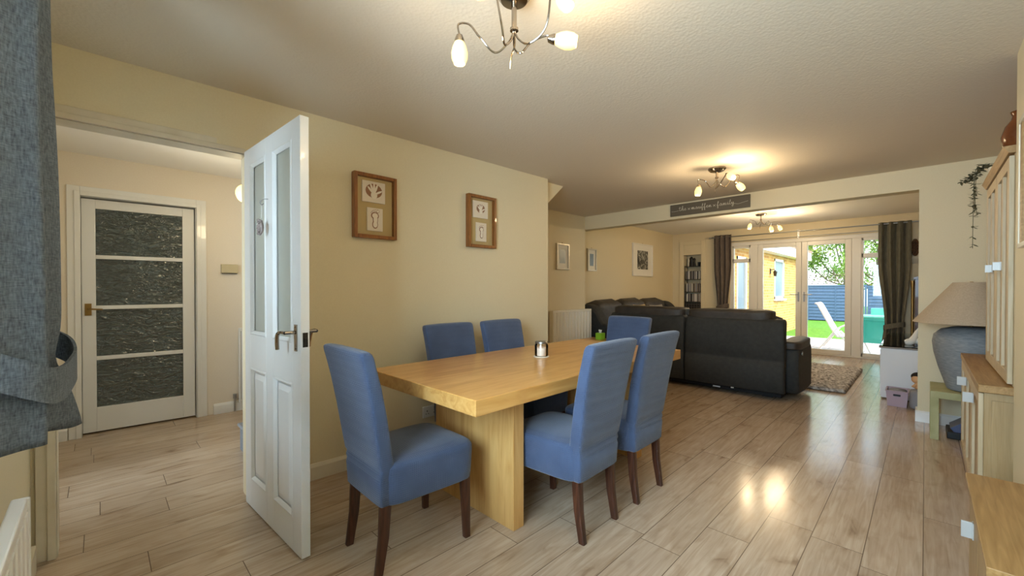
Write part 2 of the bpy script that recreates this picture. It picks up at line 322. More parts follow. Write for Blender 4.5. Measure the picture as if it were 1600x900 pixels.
# hall
mb = MB().box(-5.0, -4.85, .70, 2.5, 0, 2.31).box(-5.0, -4.85, -.115, .70, 1.99, 2.31).box(-5.0, -4.85, -.9, -.115, 0, 2.31)
struct('wall_hall', mb, 'hall_paint')
struct('wall_hall_end', MB().box(-4.85, -2.89, 2.3, 2.5, 0, 2.31), 'hall_paint')
mb = MB().box(-4.85, -3.95, -.5, -.33, 0, 2.31).box(-3.05, -2.89, -.5, -.33, 0, 2.31).box(-3.95, -3.05, -.5, -.33, 2.1, 2.31)
struct('wall_hall_front', mb, 'hall_paint')
fd = MB()
for x in (-3.95, -3.13): fd.box(x, x+.08, -.46, -.40, 0, 2.1)
for z in (0, .9, 2.02): fd.box(-3.87, -3.13, -.46, -.40, z, z+.08)
fo = struct('door_4', fd, 'upvc'); obj('pane', MB().box(-3.87, -3.13, -.432, -.428, .08, 2.02), 'clear_glass', fo)
# cupboard space behind the glazed hall door
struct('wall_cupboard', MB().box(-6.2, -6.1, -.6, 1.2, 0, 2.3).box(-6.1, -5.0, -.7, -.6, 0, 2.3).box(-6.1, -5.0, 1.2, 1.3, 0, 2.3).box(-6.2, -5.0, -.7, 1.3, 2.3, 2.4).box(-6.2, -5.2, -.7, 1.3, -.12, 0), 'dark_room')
# architraves and skirtings
def skirt_y(name, y0, y1, xf, h=.10, t=.018, m_='cream_gloss', s=1):
    a, b = xf(y0), xf(y1); mbs = MB()
    prof = [(0, 0), (t, 0), (t, h*.8), (t*.35, h), (0, h)]
    mbs.rings([[(a+s*p, y0, z) for p, z in prof], [(b+s*p, y1, z) for p, z in prof]])
    return struct(name, mbs, m_)
skirt_y('baseboard_left', .67, 3.2, wx)
skirt_y('baseboard_living', 3.25, 5.29, lambda y: -3.72); skirt_y('baseboard_extension', 5.33, 9.34, lambda y: -4.12)
skirt_y('baseboard_hall', .77, 2.29, lambda y: -4.85, m_='white_gloss'); skirt_y('baseboard_hall_left', -.32, -.19, lambda y: -4.85, m_='white_gloss')
struct('baseboard_back', MB().box(-4.1, -2.92, 9.332, 9.35, 0, .10), 'cream_gloss')
struct('baseboard_front', MB().box(-2.7, .25, -.22, -.2, 0, .11), 'cream_gloss')
def arch(name, x, y0, y1, z1, wdt=.07, t=.02, m_='old_paint', s=1):
    mbs = MB()
    for k, (w_, t_) in enumerate(((wdt, t*.6), (wdt*.45, t))):
        mbs.box(min(x, x+s*t_), max(x, x+s*t_), y0-w_, y0, 0, z1+w_).box(min(x, x+s*t_), max(x, x+s*t_), y1, y1+w_, 0, z1+w_).box(min(x, x+s*t_), max(x, x+s*t_), y0, y1, z1, z1+w_)
    return struct(name, mbs, m_, bevel=.003)
arch('trim_2', -2.772, -.145, .60, 1.985, .062)
struct('trim_3', MB().box(-2.885, -2.768, -.162, -.142, 0, 1.99).box(-2.885, -2.768, .602, .612, 0, 1.99).box(-2.885, -2.768, -.15, .61, 1.982, 2.0), 'old_paint')
arch('trim_4', -4.85, -.11, .645, 1.972, .075, m_='white_gloss')
struct('trim_5', MB().box(-4.99, -4.845, -.118, -.108, 0, 1.98).box(-4.99, -4.845, .64, .65, 0, 1.98).box(-4.99, -4.845, -.11, .65, 1.972, 1.985), 'white_gloss')
# glazed hall door
d1 = thing('door_1', (-4.925, .635, 0), None, None); d1['kind'] = 'structure'
mb = MB().box(-4.925, -4.885, -.105, -.022, .012, 1.962).box(-4.925, -4.885, .549, .637, .012, 1.962)
for z0, z1 in ((.012, .215), (.612, .645), (1.04, 1.072), (1.465, 1.497), (1.885, 1.962)): mb.box(-4.925, -4.885, -.022, .549, z0, z1)
obj('frame', mb, 'white_gloss', d1, bevel=.003)
for z0, z1 in ((.215, .612), (.645, 1.04), (1.072, 1.465), (1.497, 1.885)): obj('pane', MB().box(-4.908, -4.902, -.022, .549, z0, z1), 'hammered_glass', d1)
h = obj('door_handle', MB().box(-4.885, -4.88, -.088, -.048, .99, 1.09).tube([(-4.88, -.065, 1.045), (-4.845, -.065, 1.045), (-4.838, -.055, 1.045), (-4.838, .02, 1.04)], .007), 'brass', d1, smooth=True)
d1.rotation_euler.z = R(-2.8)
# open white panelled door: built along +X from its hinge, then turned
d2 = thing('door_2', (0, 0, 0), None, None); d2['kind'] = 'structure'
W_, T_, st = .762, .038, .095; pw = (W_-3*st)/2
mb = MB()
for x in (0, st+pw, W_-st): mb.box(x, x+st, 0, T_, 0, 1.975)
for a in (st, 2*st+pw):
    for z0, z1 in ((0, .155), (.775, .955), (1.89, 1.975)): mb.box(a, a+pw, 0, T_, z0, z1)
obj('frame', mb, 'white_gloss', d2, bevel=.0015)
for a in (st, 2*st+pw):
    obj('pane', MB().box(a, a+pw, .016, .022, .955, 1.89), 'etched_glass', d2)
    mbm = MB()
    for z0, z1 in ((.155, .775), (.955, 1.89)):
        for y in (.0, T_):
            s_ = 1 if y == 0 else -1
            def ringr(ins, yy): return [(a+ins, yy, z0+ins), (a+pw-ins, yy, z0+ins), (a+pw-ins, yy, z1-ins), (a+ins, yy, z1-ins)]
            mbm.rings([ringr(0, y-s_*.001), ringr(.008, y-s_*.004), ringr(.022, y+s_*.009), ringr(.022, y+s_*.014), ringr(-.001, y+s_*.014)], cap=False, closed=True)
    obj('moulding', mbm, 'white_gloss', d2)
    mbp = MB()
    for y, s_ in ((.0, 1), (T_, -1)):
        def ringq(ins, yy): return [(a+ins, yy, .155+ins), (a+pw-ins, yy, .155+ins), (a+pw-ins, yy, .775-ins), (a+ins, yy, .775-ins)]
        mbp.rings([ringq(.0, y+s_*.012), ringq(.03, y+s_*.012), ringq(.055, y+s_*.004), ringq(.056, y+s_*.0035)], cap=True)
    obj('panel', mbp, 'white_gloss', d2)
for s_ in (1, -1):
    y = 0 if s_ == 1 else T_
    mbh = MB().box(W_-.062, W_-.036, min(y, y-s_*.005), max(y, y-s_*.005), .925, 1.045).tube([(W_-.049, y, 1.01), (W_-.049, y-s_*.05, 1.01)], .008).tube(cat([(W_-.045, y-s_*.05, 1.01), (W_-.08, y-s_*.055, 1.012), (W_-.115, y-s_*.055, 1.0), (W_-.128, y-s_*.053, .965), (W_-.132, y-s_*.05, .93)], 5), [.0075]*10+[.009]*11)
    for zz in (.935, 1.035): mbh.sphere((W_-.049, y-s_*.006, zz), .004, n=8)
    obj('door_handle', mbh, 'chrome', d2, smooth=True)
obj('latch_plate', MB().box(W_-.0005, W_+.002, .008, .030, .945, 1.01).box(W_, W_+.009, .013, .025, .968, .986), 'dark_steel', d2)
mbq = MB()
for z in (.25, 1.0, 1.75): mbq.tube([(-.004, T_/2+.012, z-.04), (-.004, T_/2+.012, z+.04)], .006)
obj('hinge', mbq, 'steel', d2, smooth=True)
d2.location = (-2.715, .58, .008); d2.rotation_euler.z = R(3.7)
# french doors and side lights
fr = struct('window_2', MB().box(-2.90, -.33, 9.37, 9.45, 2.10, 2.17).box(-2.90, -2.86, 9.37, 9.45, .0, 2.10).box(-.37, -.33, 9.37, 9.45, 0, 2.10).box(-2.52, -2.39, 9.37, 9.45, 0, 2.10).box(-.92, -.79, 9.37, 9.45, 0, 2.10).box(-2.90, -.33, 9.36, 9.46, -.0, .028), 'upvc', bevel=.006)
for x0, x1 in ((-2.86, -2.52), (-.79, -.37)):
    mbf = MB().box(x0, x1, 9.375, 9.445, 1.75, 1.83).box(x0, x0+.03, 9.375, 9.445, .03, 2.1).box(x1-.03, x1, 9.375, 9.445, .03, 2.1).box(x0, x1, 9.375, 9.445, .03, .09).box(x0, x1, 9.375, 9.445, 2.05, 2.1)
    obj('sash', mbf, 'upvc', fr, bevel=.006)
    obj('pane', MB().box(x0+.03, x1-.03, 9.408, 9.412, .09, 1.75).box(x0+.03, x1-.03, 9.408, 9.412, 1.83, 2.05), 'clear_glass', fr)
dnum = 3
for x0, x1, hx in ((-2.388, -1.657, -1.70), (-1.653, -.922, -1.61)):
    d = struct('door_%d' % dnum if dnum == 3 else 'door_5', MB().box(x0, x0+.09, 9.372, 9.442, .03, 2.098).box(x1-.09, x1, 9.372, 9.442, .03, 2.098).box(x0+.09, x1-.09, 9.372, 9.442, .03, .105).box(x0+.09, x1-.09, 9.372, 9.442, 2.02, 2.098), 'upvc', bevel=.006)
    dnum += 1
    obj('pane', MB().box(x0+.09, x1-.09, 9.404, 9.408, .105, 2.02), 'clear_glass', d)
    s_ = -1 if hx < -1.65 else 1
    obj('door_handle', MB().box(hx-.014, hx+.014, 9.364, 9.372, .97, 1.15).tube([(hx, 9.37, 1.105), (hx, 9.32, 1.105), (hx+s_*.02, 9.315, 1.105), (hx+s_*.13, 9.315, 1.105)], .009), 'steel', d, smooth=True)
# niche surround in the back wall
mb = MB().box(-3.95, -3.86, 9.325, 9.35, .10, 2.27).box(-3.48, -3.39, 9.325, 9.35, .10, 2.27).box(-3.86, -3.48, 9.325, 9.35, 2.19, 2.27).box(-3.86, -3.48, 9.335, 9.35, 1.97, 2.19).box(-3.86, -3.48, 9.32, 9.35, 1.965, 1.995)
struct('trim_6', mb, 'wall_paint', bevel=.004)

# ------------------------------------------------------------------ DINING TABLE
t = thing('dining_table', (-1.795, 2.11, 0), 'solid pale oak dining table on two slab legs with chairs around it', 'table')
obj('tabletop', box(-2.27, -1.315, 1.10, 3.13, .68, .75), 'oak_top', t, bevel=.003)
obj('leg', box(-2.12, -1.447, 1.456, 1.53, 0, .68), 'oak_leg', t, bevel=.002)
obj('leg', box(-2.12, -1.447, 2.70, 2.774, 0, .68), 'oak_leg', t, bevel=.002)
# ------------------------------------------------------------------ DINING CHAIRS (built facing +Y, origin at seat centre on the floor)
def make_chair():
    r = thing('dining_chair', (0, 0, 0), None, None)
    rs = []
    for z, hx, hy, e in ((.292, .208, .226, .24), (.298, .211, .229, .24), (.36, .214, .232, .24), (.43, .218, .236, .25), (.452, .219, .237, .27), (.464, .214, .232, .3), (.470, .204, .222, .34), (.480, .16, .175, .5), (.485, .09, .10, .7), (.486, .03, .04, 1)):
        ring = sel(0, .012, z, hx, hy, 40, e)
        ring = [(x*(1-.10*max(0, (-(y-.012))/.23)), y, zz) for x, y, zz in ring]
        rs.append(ring)
    obj('seat', MB().rings(rs), 'blue_cover', r, smooth='all')
    rs = []
    prof = [(.292, -.205, .172, .030), (.298, -.207, .176, .033), (.395, -.208, .180, .038), (.412, -.208, .180, .032), (.428, -.207, .183, .039), (.446, -.207, .184, .032), (.462, -.210, .186, .039), (.56, -.226, .193, .038), (.68, -.246, .202, .036), (.80, -.270, .208, .034), (.88, -.290, .211, .032), (.93, -.303, .213, .032), (.947, -.308, .211, .029), (.955, -.310, .204, .022), (.958, -.310, .19, .008)]
    for z, y, hx, hy in prof:
        ring = sel(0, y, z, hx, hy, 44, .28)
        rs.append([(x, yy, zz+.005*(1-(x/.21)**2)*max(0, (z-.8)/.15)) for x, yy, zz in ring])
    obj('backrest', MB().rings(rs), 'blue_cover', r, smooth='all')
    for s_ in (-1, 1):
        obj('leg', MB().rings([sel(s_*.186, .205, 0, .015, .015, 12, .3), sel(s_*.180, .198, .32, .022, .022, 12, .3)]), 'dark_wood', r, smooth=True)
        obj('leg', MB().rings([sel(s_*.150, -.235, 0, .015, .016, 12, .3), sel(s_*.150, -.212, .15, .018, .020, 12, .3), sel(s_*.150, -.202, .32, .021, .023, 12, .3)]), 'dark_wood', r, smooth=True)
    return r
proto = make_chair()
chairs = [(-1.775, 1.065, -1, 'blue dining chair at the near end of the table, closest to the white door'),
          (-1.385, 1.765, 91.5, 'blue dining chair on the open side of the table, nearer the camera'),
          (-1.385, 2.29, 91, 'blue dining chair on the open side of the table, farther from the camera'),
          (-2.165, 1.81, -90, 'blue covered dining chair on the wall side of the table under the larger print frame'),
          (-2.155, 2.33, -90, 'blue dining chair on the wall side of the table behind the candle jar'),
          (-1.925, 3.13, 178, 'blue covered dining chair at the far end of the table with the sofa behind it')]
for i, (x, y, a, lab) in enumerate(chairs):
    c = proto if i == 0 else copy_tree(proto)
    c.location = (x, y, 0); c.rotation_euler.z = R(a); tag(c, lab, 'chair', 'blue slipcovered dining chairs around the table')
# candle jar
t = thing('candle_jar', (-1.84, 2.12, .75), 'lit cream candle in a glass jar standing on the dining table', 'candle')
obj('coaster', MB().lathe([(.048, 0), (.053, .003), (.053, .007), (.048, .009)], (-1.84, 2.12, .75), 28), 'plaster', t, smooth=True)
obj('jar', MB().lathe([(.043, .0092), (.046, .015), (.046, .08), (.040, .095), (.041, .108), (.038, .108), (.037, .095), (.043, .08), (.043, .0125)], (-1.84, 2.12, .75), 28), 'jar_glass', t, smooth=True)
obj('wax', MB().lathe([(.042, .013), (.0425, .06), (.041, .066), (.01, .064)], (-1.84, 2.12, .75), 28), 'candle_wax', t, smooth=True)
obj('jar_rim', MB().lathe([(.0415, .094), (.0432, .096), (.0432, .106), (.0415, .108)], (-1.84, 2.12, .75), 28), 'steel', t, smooth=True)

# ------------------------------------------------------------------ PICTURES
def print_frame(y0, y1, z0, z1, lab, big):
    xw = wx((y0+y1)/2); dep = .045
    t = thing('print_frame', (xw, (y0+y1)/2, z0), lab, 'picture frame', 'wooden box frames with hand and foot casts')
    fw = .024; x1 = xw+dep
    obj('frame', MB().box(xw, x1, y0, y0+fw, z0, z1).box(xw, x1, y1-fw, y1, z0, z1).box(xw, x1, y0+fw, y1-fw, z0, z0+fw).box(xw, x1, y0+fw, y1-fw, z1-fw, z1), 'frame_wood', t, bevel=.003)
    obj('backing', box(xw+.006, xw+.012, y0+fw-.004, y1-fw+.004, z0+fw-.004, z1-fw+.004), 'mount_card', t)
    obj('glass', box(xw+.036, xw+.038, y0+fw, y1-fw, z0+fw, z1-fw), 'picture_glass', t)
    cy = (y0+y1)/2; xs = xw+.012; k = (y1-y0)/.32
    hy, hz = .086*k, .074*k; hc = z1-fw-.022-hz
    p1 = obj('hand_plaque', box(xs, xs+.010, cy-hy-.008, cy+hy-.008, hc-hz, hc+hz), 'plaster', t, bevel=.002)
    p2c = z0+fw+.028+.082; p2 = obj('foot_plaque', box(xs, xs+.010, cy-.058, cy+.058, p2c-.080, p2c+.080), 'plaster', t, bevel=.002)
    # hand print
    g = (1.0 if big else .78)*k; X = xs+.0102; hy0 = cy-.008
    def disc(mb_, c, ry, rz, x, n=20, tilt=0):
        pts = []; x += .00012*(len(mb_.f) % 7)
        for j in range(n):
            a = 2*PI*j/n; u, v_ = ry*math.cos(a), rz*math.sin(a)
            pts.append((c[0]+u*math.cos(tilt)-v_*math.sin(tilt), c[1]+u*math.sin(tilt)+v_*math.cos(tilt)))
        mb_.prism(pts, 'x', x-.0005, x+.0008)
    mbd = MB(); disc(mbd, (hy0, hc+.008), .062*g, .050*g, X); obj('print_stain', mbd, 'print_brown', p1)
    mbh = MB(); disc(mbh, (hy0, hc-.022*g), .024*g, .026*g, X+.0022)
    for a, ln in ((-42, .058), (-20, .068), (0, .072), (20, .066), (62, .055)):
        a = R(a); o_ = .012*g
        disc(mbh, (hy0+math.sin(a)*(o_+ln*g*.5), hc-.018*g+math.cos(a)*(o_+ln*g*.5)), .0075*g, ln*g*.52, X+.0022, 14, -a)
    obj('hand_print', mbh, 'plaster_relief', p1)
    mbs, mbi = MB(), MB()
    for mm_, gr, xx in ((mbs, 1.12, X), (mbi, .82, X+.0022)):
        q = (1.0 if big else .85)
        disc(mm_, (cy, p2c-.035*q), .019*gr*q, .026*gr*q, xx); disc(mm_, (cy+.002, p2c), .017*gr*q, .042*gr*q, xx); disc(mm_, (cy-.001, p2c+.026*q), .026*gr*q, .022*gr*q, xx)
        for k_, (dy, dz, r_) in enumerate(((.020, .058, .010), (.005, .062, .007), (-.008, .059, .006), (-.018, .053, .0055), (-.026, .045, .005))): disc(mm_, (cy+dy*q, p2c+dz*q), r_*gr*q, r_*gr*q*1.1, xx)
    obj('foot_outline', mbs, 'print_brown', p2); obj('foot_print', mbi, 'plaster_relief', p2)
print_frame(1.205, 1.52, 1.563, 2.005, 'wooden box frame with the large hand and foot casts, nearer the white door', True)
print_frame(2.165, 2.475, 1.565, 2.008, 'wooden box frame with the small hand and foot casts, nearer the wall end', False)
def photo(x, y0, y1, z0, z1, fm, pm, lab, border, s_=1, name='picture_frame'):
    t = thing(name, (x, (y0+y1)/2, z0), lab, 'picture')
    fw = .022; d_ = .03
    obj('frame', MB().box(x, x+d_, y0, y0+fw, z0, z1).box(x, x+d_, y1-fw, y1, z0, z1).box(x, x+d_, y0+fw, y1-fw, z0, z0+fw).box(x, x+d_, y0+fw, y1-fw, z1-fw, z1), fm, t, bevel=.003)
    obj('mount', box(x+.004, x+.010, y0+fw, y1-fw, z0+fw, z1-fw), 'mat_white', t)
    obj('photograph', box(x+.010, x+.012, y0+border[0], y1-border[0], z0+border[1], z1-border[1]), pm, t)
    obj('hook', MB().tube([(x+.004, (y0+y1)/2, z1), (x+.008, (y0+y1)/2, z1+.02)], .004), 'brass', t)
photo(-3.72, 4.59, 4.88, 1.49, 1.865, 'frame_silver', 'photo_grey', 'small pale framed portrait above the radiator, nearer of the two', (.08, .09))
photo(-4.12, 5.93, 6.20, 1.52, 1.91, 'frame_silver', 'photo_blue', 'small silver framed portrait left of the large black and white photo', (.08, .09))
photo(-4.12, 7.48, 8.32, 1.47, 2.13, 'mat_white', 'photo_bw', 'large white framed black and white group photo above the corner sofa', (.20, .14))
# sign on the beam with looping handwriting
t = thing('family_sign', (-1.894, 5.30, 2.152), 'long dark grey wooden plaque with white handwriting fixed to the beam', 'sign')
obj('board', box(-2.361, -1.427, 5.278, 5.30, 2.152, 2.300), 'sign_board', t, bevel=.002)
G = {'t': [[(.3, 1.1), (.25, .2), (.4, 0), (.6, .15)], [(.05, .75), (.55, .8)]], 'h': [[(.05, .1), (.3, 1.15), (.4, 1.05), (.2, 0), (.25, .4), (.45, .55), (.5, 0), (.7, .15)]],
     'e': [[(.0, .15), (.35, .35), (.3, .55), (.1, .35), (.2, 0), (.55, .15)]], 'x': [[(.05, .5), (.55, .0)], [(.05, .0), (.6, .5)]],
     'm': [[(0, .1), (.15, .55), (.15, 0), (.3, .5), (.38, .45), (.38, 0), (.55, .5), (.63, .4), (.63, 0), (.85, .15)]], 'a': [[(.5, .45), (.25, .55), (.1, .2), (.25, 0), (.5, .45), (.5, 0), (.7, .15)]],
     'u': [[(0, .15), (.15, .55), (.15, .1), (.3, 0), (.5, .5), (.5, 0), (.7, .15)]], 'i': [[(0, .15), (.2, .55), (.2, 0), (.4, .15)], [(.22, .8), (.26, .85)]],
     'f': [[(0, .1), (.35, .95), (.3, 1.15), (.2, .9), (.15, -.5), (.3, -.4), (.2, .05), (.5, .15)]], 'n': [[(0, .1), (.15, .55), (.15, 0), (.35, .5), (.45, .4), (.45, 0), (.65, .15)]],
     'r': [[(0, .1), (.2, .6), (.3, .5), (.45, .5), (.4, 0), (.6, .12)]], 'l': [[(0, .1), (.35, 1.0), (.25, 1.15), (.15, .5), (.2, 0), (.45, .15)]], 'y': [[(0, .15), (.12, .55), (.15, .15), (.3, .1), (.45, .55), (.4, -.4), (.2, -.5), (.2, -.2), (.65, .1)]]}
mb = MB(); cxp = 0; Y_ = 5.2765; sc = .047; strokes = []
for ch in 'the x mauffen x family':
    if ch == ' ': cxp += .25; continue
    for stk in G[ch]: strokes.append([(px_+cxp, pz) for px_, pz in stk])
    cxp += max(p[0] for st_ in G[ch] for p in st_)+.02
kx = .66/cxp; x_s = -2.25
for stk in strokes: mb.tube(cat([(x_s+px_*kx, Y_, 2.212+pz*sc+.0) for px_, pz in stk], 4), .0022, 5)
mb.tube(cat([(-2.345, Y_, 2.214), (-2.30, Y_, 2.211), (x_s, Y_, 2.216)], 4), .0018, 5)
mb.tube(cat([(x_s+.66, Y_, 2.216), (-1.55, Y_, 2.206), (-1.50, Y_, 2.215), (-1.445, Y_, 2.226)], 4), .0018, 5)
obj('lettering', mb, 'sign_ink', t)

# ------------------------------------------------------------------ CEILING LIGHTS
def ceiling_light(x, y, zc, arms, lab, e, base_r=.062, stem=.10):
    t = thing('ceiling_light', (x, y, zc), lab, 'ceiling light', 'curly chrome ceiling lights')
    obj('ceiling_rose', MB().lathe([(base_r, 0), (base_r, -.012), (base_r*.8, -.028), (.012, -.032)], (x, y, zc), 28), 'chrome', t, smooth=True)
    zs_ = zc-.03-stem
    obj('stem', MB().lathe([(.010, -.028), (.010, -.028-stem), (.016, -.03-stem), (.016, -.04-stem), (.008, -.045-stem)], (x, y, zc), 14), 'chrome', t, smooth=True)
    for k, (lx, ly, lz, tilt, over) in enumerate(arms):
        d_ = Vector((lx, ly, 0)); n_ = d_.normalized(); end = Vector((x+lx, y+ly, zc+lz)); ln = d_.length
        sd = Vector((-n_.y, n_.x, 0))*.02
        if over:
            pts = [(x, y, zs_), Vector((x, y, zs_-.05))+n_*ln*.10, Vector((x, y, zs_-.09))+n_*ln*.35, Vector((x, y, zs_-.045))+n_*ln*.62+sd, Vector((x, y, 0))+n_*ln*.82+Vector((0, 0, end.z+.085)), end+Vector((0, 0, .085))+n_*ln*.02, end+Vector((0, 0, .045))]
        else:
            pts = [(x, y, zs_), Vector((x, y, zs_-.07)), Vector((x, y, zs_-.105))+n_*ln*.16-sd, Vector((x, y, zs_-.055))+n_*ln*.38, end-n_*ln*.28+Vector((0, 0, .02)), end-n_*.04]
        ar = obj('arm', MB().tube(cat(pts, 7), .0038, 7), 'chrome', t, smooth=True)
        ax = (Vector((0, 0, -1))*(1-tilt)+n_*tilt).normalized()
        mtx = Matrix.Translation(end) @ ax.to_track_quat('Z', 'Y').to_matrix().to_4x4()
        def lth(prof, n=20):
            m_ = MB(); m_.rings([[mtx @ Vector((r*math.cos(2*PI*j/n), r*math.sin(2*PI*j/n), z)) for j in range(n)] for r, z in prof]); return m_
        obj('lamp_holder', lth([(.004, -.048), (.012, -.044), (.018, -.028), (.019, -.018), (.015, -.016)]), 'chrome', ar, smooth=True)
        obj('lamp_shade', lth([(.017, -.02), (.026, 0), (.031, .022), (.029, .045), (.021, .062), (.018, .060), (.026, .044), (.028, .022), (.023, .002), (.012, -.016)]), 'bulb_glass', ar, smooth=True)
        obj('bulb', lth([(.005, -.014), (.011, 0), (.013, .02), (.011, .034), (.004, .04)]), 'bulb_core', ar, smooth=True)
        l = bpy.data.lights.new('lamp_glow', 'POINT'); l.energy = e; l.color = (1, .76, .46); l.shadow_soft_size = .03
        lo = bpy.data.objects.new('lamp_glow', l); C.objects.link(lo); lo.location = end+ax*.09
    # curled tail
    obj('tail', MB().tube(cat([(x, y, zs_), (x+.004, y, zs_-.06), (x-.008, y-.006, zs_-.10), (x-.012, y-.01, zs_-.15)], 6), [.0032]*12+[.0032, .003, .0028, .0025, .002, .0015, .001], 6), 'chrome', t, smooth=True)
q = .7071
def cl(lat, dep): return (lat*q-dep*q, lat*q+dep*q)
ceiling_light(-1.095, 1.105, CE, [(*cl(-.205, 0), -.20, 0, True), (*cl(-.10, -.15), -.085, .5, True), (*cl(.17, -.02), -.185, .85, False), (*cl(.16, -.17), -.12, .3, True)], 'chrome curly arm ceiling light above the near end of the dining table', 1.5)
ceiling_light(-1.36, 4.02, CE, [(*cl(-.16, .02), -.185, .1, True), (*cl(.03, -.16), -.11, .6, False), (*cl(.20, .0), -.15, .5, True)], 'three lamp curly ceiling light in front of the beam sign', 4.0, .075, .05)
ceiling_light(-1.93, 7.75, 2.45, [(*cl(-.24, -.1), -.20, .2, True), (*cl(.03, -.22), -.26, .2, True), (*cl(.30, 0), -.21, .4, True)], 'three lamp curly ceiling light in the far room beyond the beam', 9, .08, .06)
# ------------------------------------------------------------------ CURTAINS
def curtain_strip(name, m_, lab, x0, x1, yc, ztop, zbot, folds, amp, ztie=None, waist=.5, side=0, flare=1.0, grp=None, tie=True, rnd=1, cloth=.006):
    xc = (x0+x1)/2; hw = (x1-x0)/2
    t = thing(name, (xc, yc, zbot), lab, 'curtain', grp)
    def wf_(z):
        if ztie is None: return 1
        if z > ztie: k = min(1, (z-ztie)/(ztop-ztie)*1.6); return waist+(1-waist)*(k*k*(3-2*k))
        k = min(1, (ztie-z)/max(.01, (ztie-zbot))); return waist+(flare-waist)*k**.8
    def fn(u, v_):
        z = zbot+(ztop-zbot)*v_; w_ = wf_(z); X = xc+side*hw*(1-w_)+(2*u-1)*hw*w_
        a = amp*(.75+.25*w_)*math.sin(2*PI*folds*u+.5*math.sin(3*z+rnd)+rnd)+.25*amp*math.sin(4.3*PI*folds*u+rnd*2+z)
        return (X, yc+a, z)
    obj('cloth', MB().grid(fn, int(folds*14), 36), m_, t, smooth='all', solid=cloth)
    if tie and ztie:
        w_ = waist*hw+.012; n = 40; rs = []; ctr = xc+side*hw*(1-waist)
        for j in range(n):
            a = 2*PI*j/n; cx_, cy_ = ctr+w_*math.cos(a), yc+(amp+.022)*math.sin(a); dz = .035*math.cos(a)*(1 if side >= 0 else -1)-.012*math.sin(a)
            rs.append([(cx_, cy_, ztie-.04+dz), (cx_+.004*math.cos(a), cy_+.004*math.sin(a), ztie-.04+dz), (cx_+.004*math.cos(a), cy_+.004*math.sin(a), ztie+.04+dz), (cx_, cy_, ztie+.04+dz)])
        obj('tieback', MB().rings(rs, closed=True), m_, t, smooth=True)
    return t
curtain_strip('curtain', 'curtain_brown', 'brown curtain tied back at the left side of the glazed garden doors', -3.17, -2.82, 9.20, 2.33, .06, 3.5, .034, .83, .62, 0, .95, 'garden door curtains')
curtain_strip('curtain', 'curtain_drab', 'grey brown curtain tied back at the right side of the glazed garden doors', -.56, -.16, 9.20, 2.31, .06, 3.5, .032, .60, .58, 0, .85, 'garden door curtains', rnd=2.2)
t = thing('curtain_rod', (-1.64, 9.20, 2.27), 'double metal curtain rod running across above the garden doors', 'curtain rod')
obj('pole', MB().tube([(-3.24, 9.20, 2.285), (.02, 9.20, 2.285)], .010, 10).sphere((-3.25, 9.20, 2.285), .02, n=10).sphere((.03, 9.20, 2.285), .02, n=10), 'steel', t, smooth=True)
obj('pole', MB().tube([(-3.0, 9.29, 2.19), (-.30, 9.29, 2.19)], .007, 10), 'steel', t, smooth=True)
for x in (-3.20, -1.70, -.05):
    obj('bracket', MB().tube([(x, 9.35, 2.30), (x, 9.20, 2.30)], .008).box(x-.015, x+.015, 9.34, 9.35, 2.17, 2.33).tube([(x, 9.35, 2.18), (x, 9.28, 2.18)], .006), 'steel', t, smooth=True)
# near curtain at the window beside the camera
t = thing('window_curtain', (-1.47, -.11, .82), 'grey woven curtain gathered by a wide tieback at the near window', 'curtain')
NP = cat([(-1.28, -.185, 0), (-1.32, -.165, 0), (-1.355, -.125, 0), (-1.372, -.088, 0), (-1.40, -.10, 0), (-1.45, -.155, 0), (-1.51, -.175, 0), (-1.57, -.135, 0), (-1.635, -.082, 0), (-1.67, -.078, 0), (-1.71, -.12, 0), (-1.75, -.165, 0), (-1.79, -.15, 0)], 8)
def near(u, v_):
    f_ = u*(len(NP)-1); i = min(int(f_), len(NP)-2); p = NP[i].lerp(NP[i+1], f_-i)
    z = .825+1.42*v_; X, Y = p.x, p.y
    up = max(0, min(1, (z-1.1)/.7)); low = max(0, min(1, (1.03-z)/.20)); c2 = max(0, min(1, (-X-1.5)/.12))
    Y += c2*(-.014*up+.030*low) + (1-c2)*(-.004*up)
    X -= c2*.07*low
    waist = math.exp(-((z-1.03)/.06)**2); Y += -.012*waist*c2
    Y += .003*math.sin(31*X+6*z)
    return (X, Y, z+.045*(1-v_)**4*(1-c2))
obj('cloth', MB().grid(near, 120, 60), 'curtain_grey', t, smooth='all', solid=.005)
lp = cat([(-1.30, -.212, 1.10), (-1.31, -.15, 1.06), (-1.35, -.082, 1.015), (-1.42, -.062, 1.005), (-1.55, -.052, 1.005), (-1.68, -.046, 1.02), (-1.765, -.066, 1.05), (-1.80, -.13, 1.085), (-1.76, -.205, 1.11), (-1.55, -.212, 1.12)], 6, True)
rs = []; n = len(lp)
for j in range(n):
    p = lp[j]; tn = (lp[(j+1) % n]-lp[j-1]); tn.z = 0; tn.normalize(); o_ = Vector((tn.y, -tn.x, 0))*-.004
    rs.append([p+Vector((0, 0, -.05)), p+o_+Vector((0, 0, -.05)), p+o_*1.6+Vector((0, 0, .03)), p+Vector((0, 0, .03))])
obj('tieback', MB().rings(rs, closed=True), 'curtain_grey', t, smooth=True)

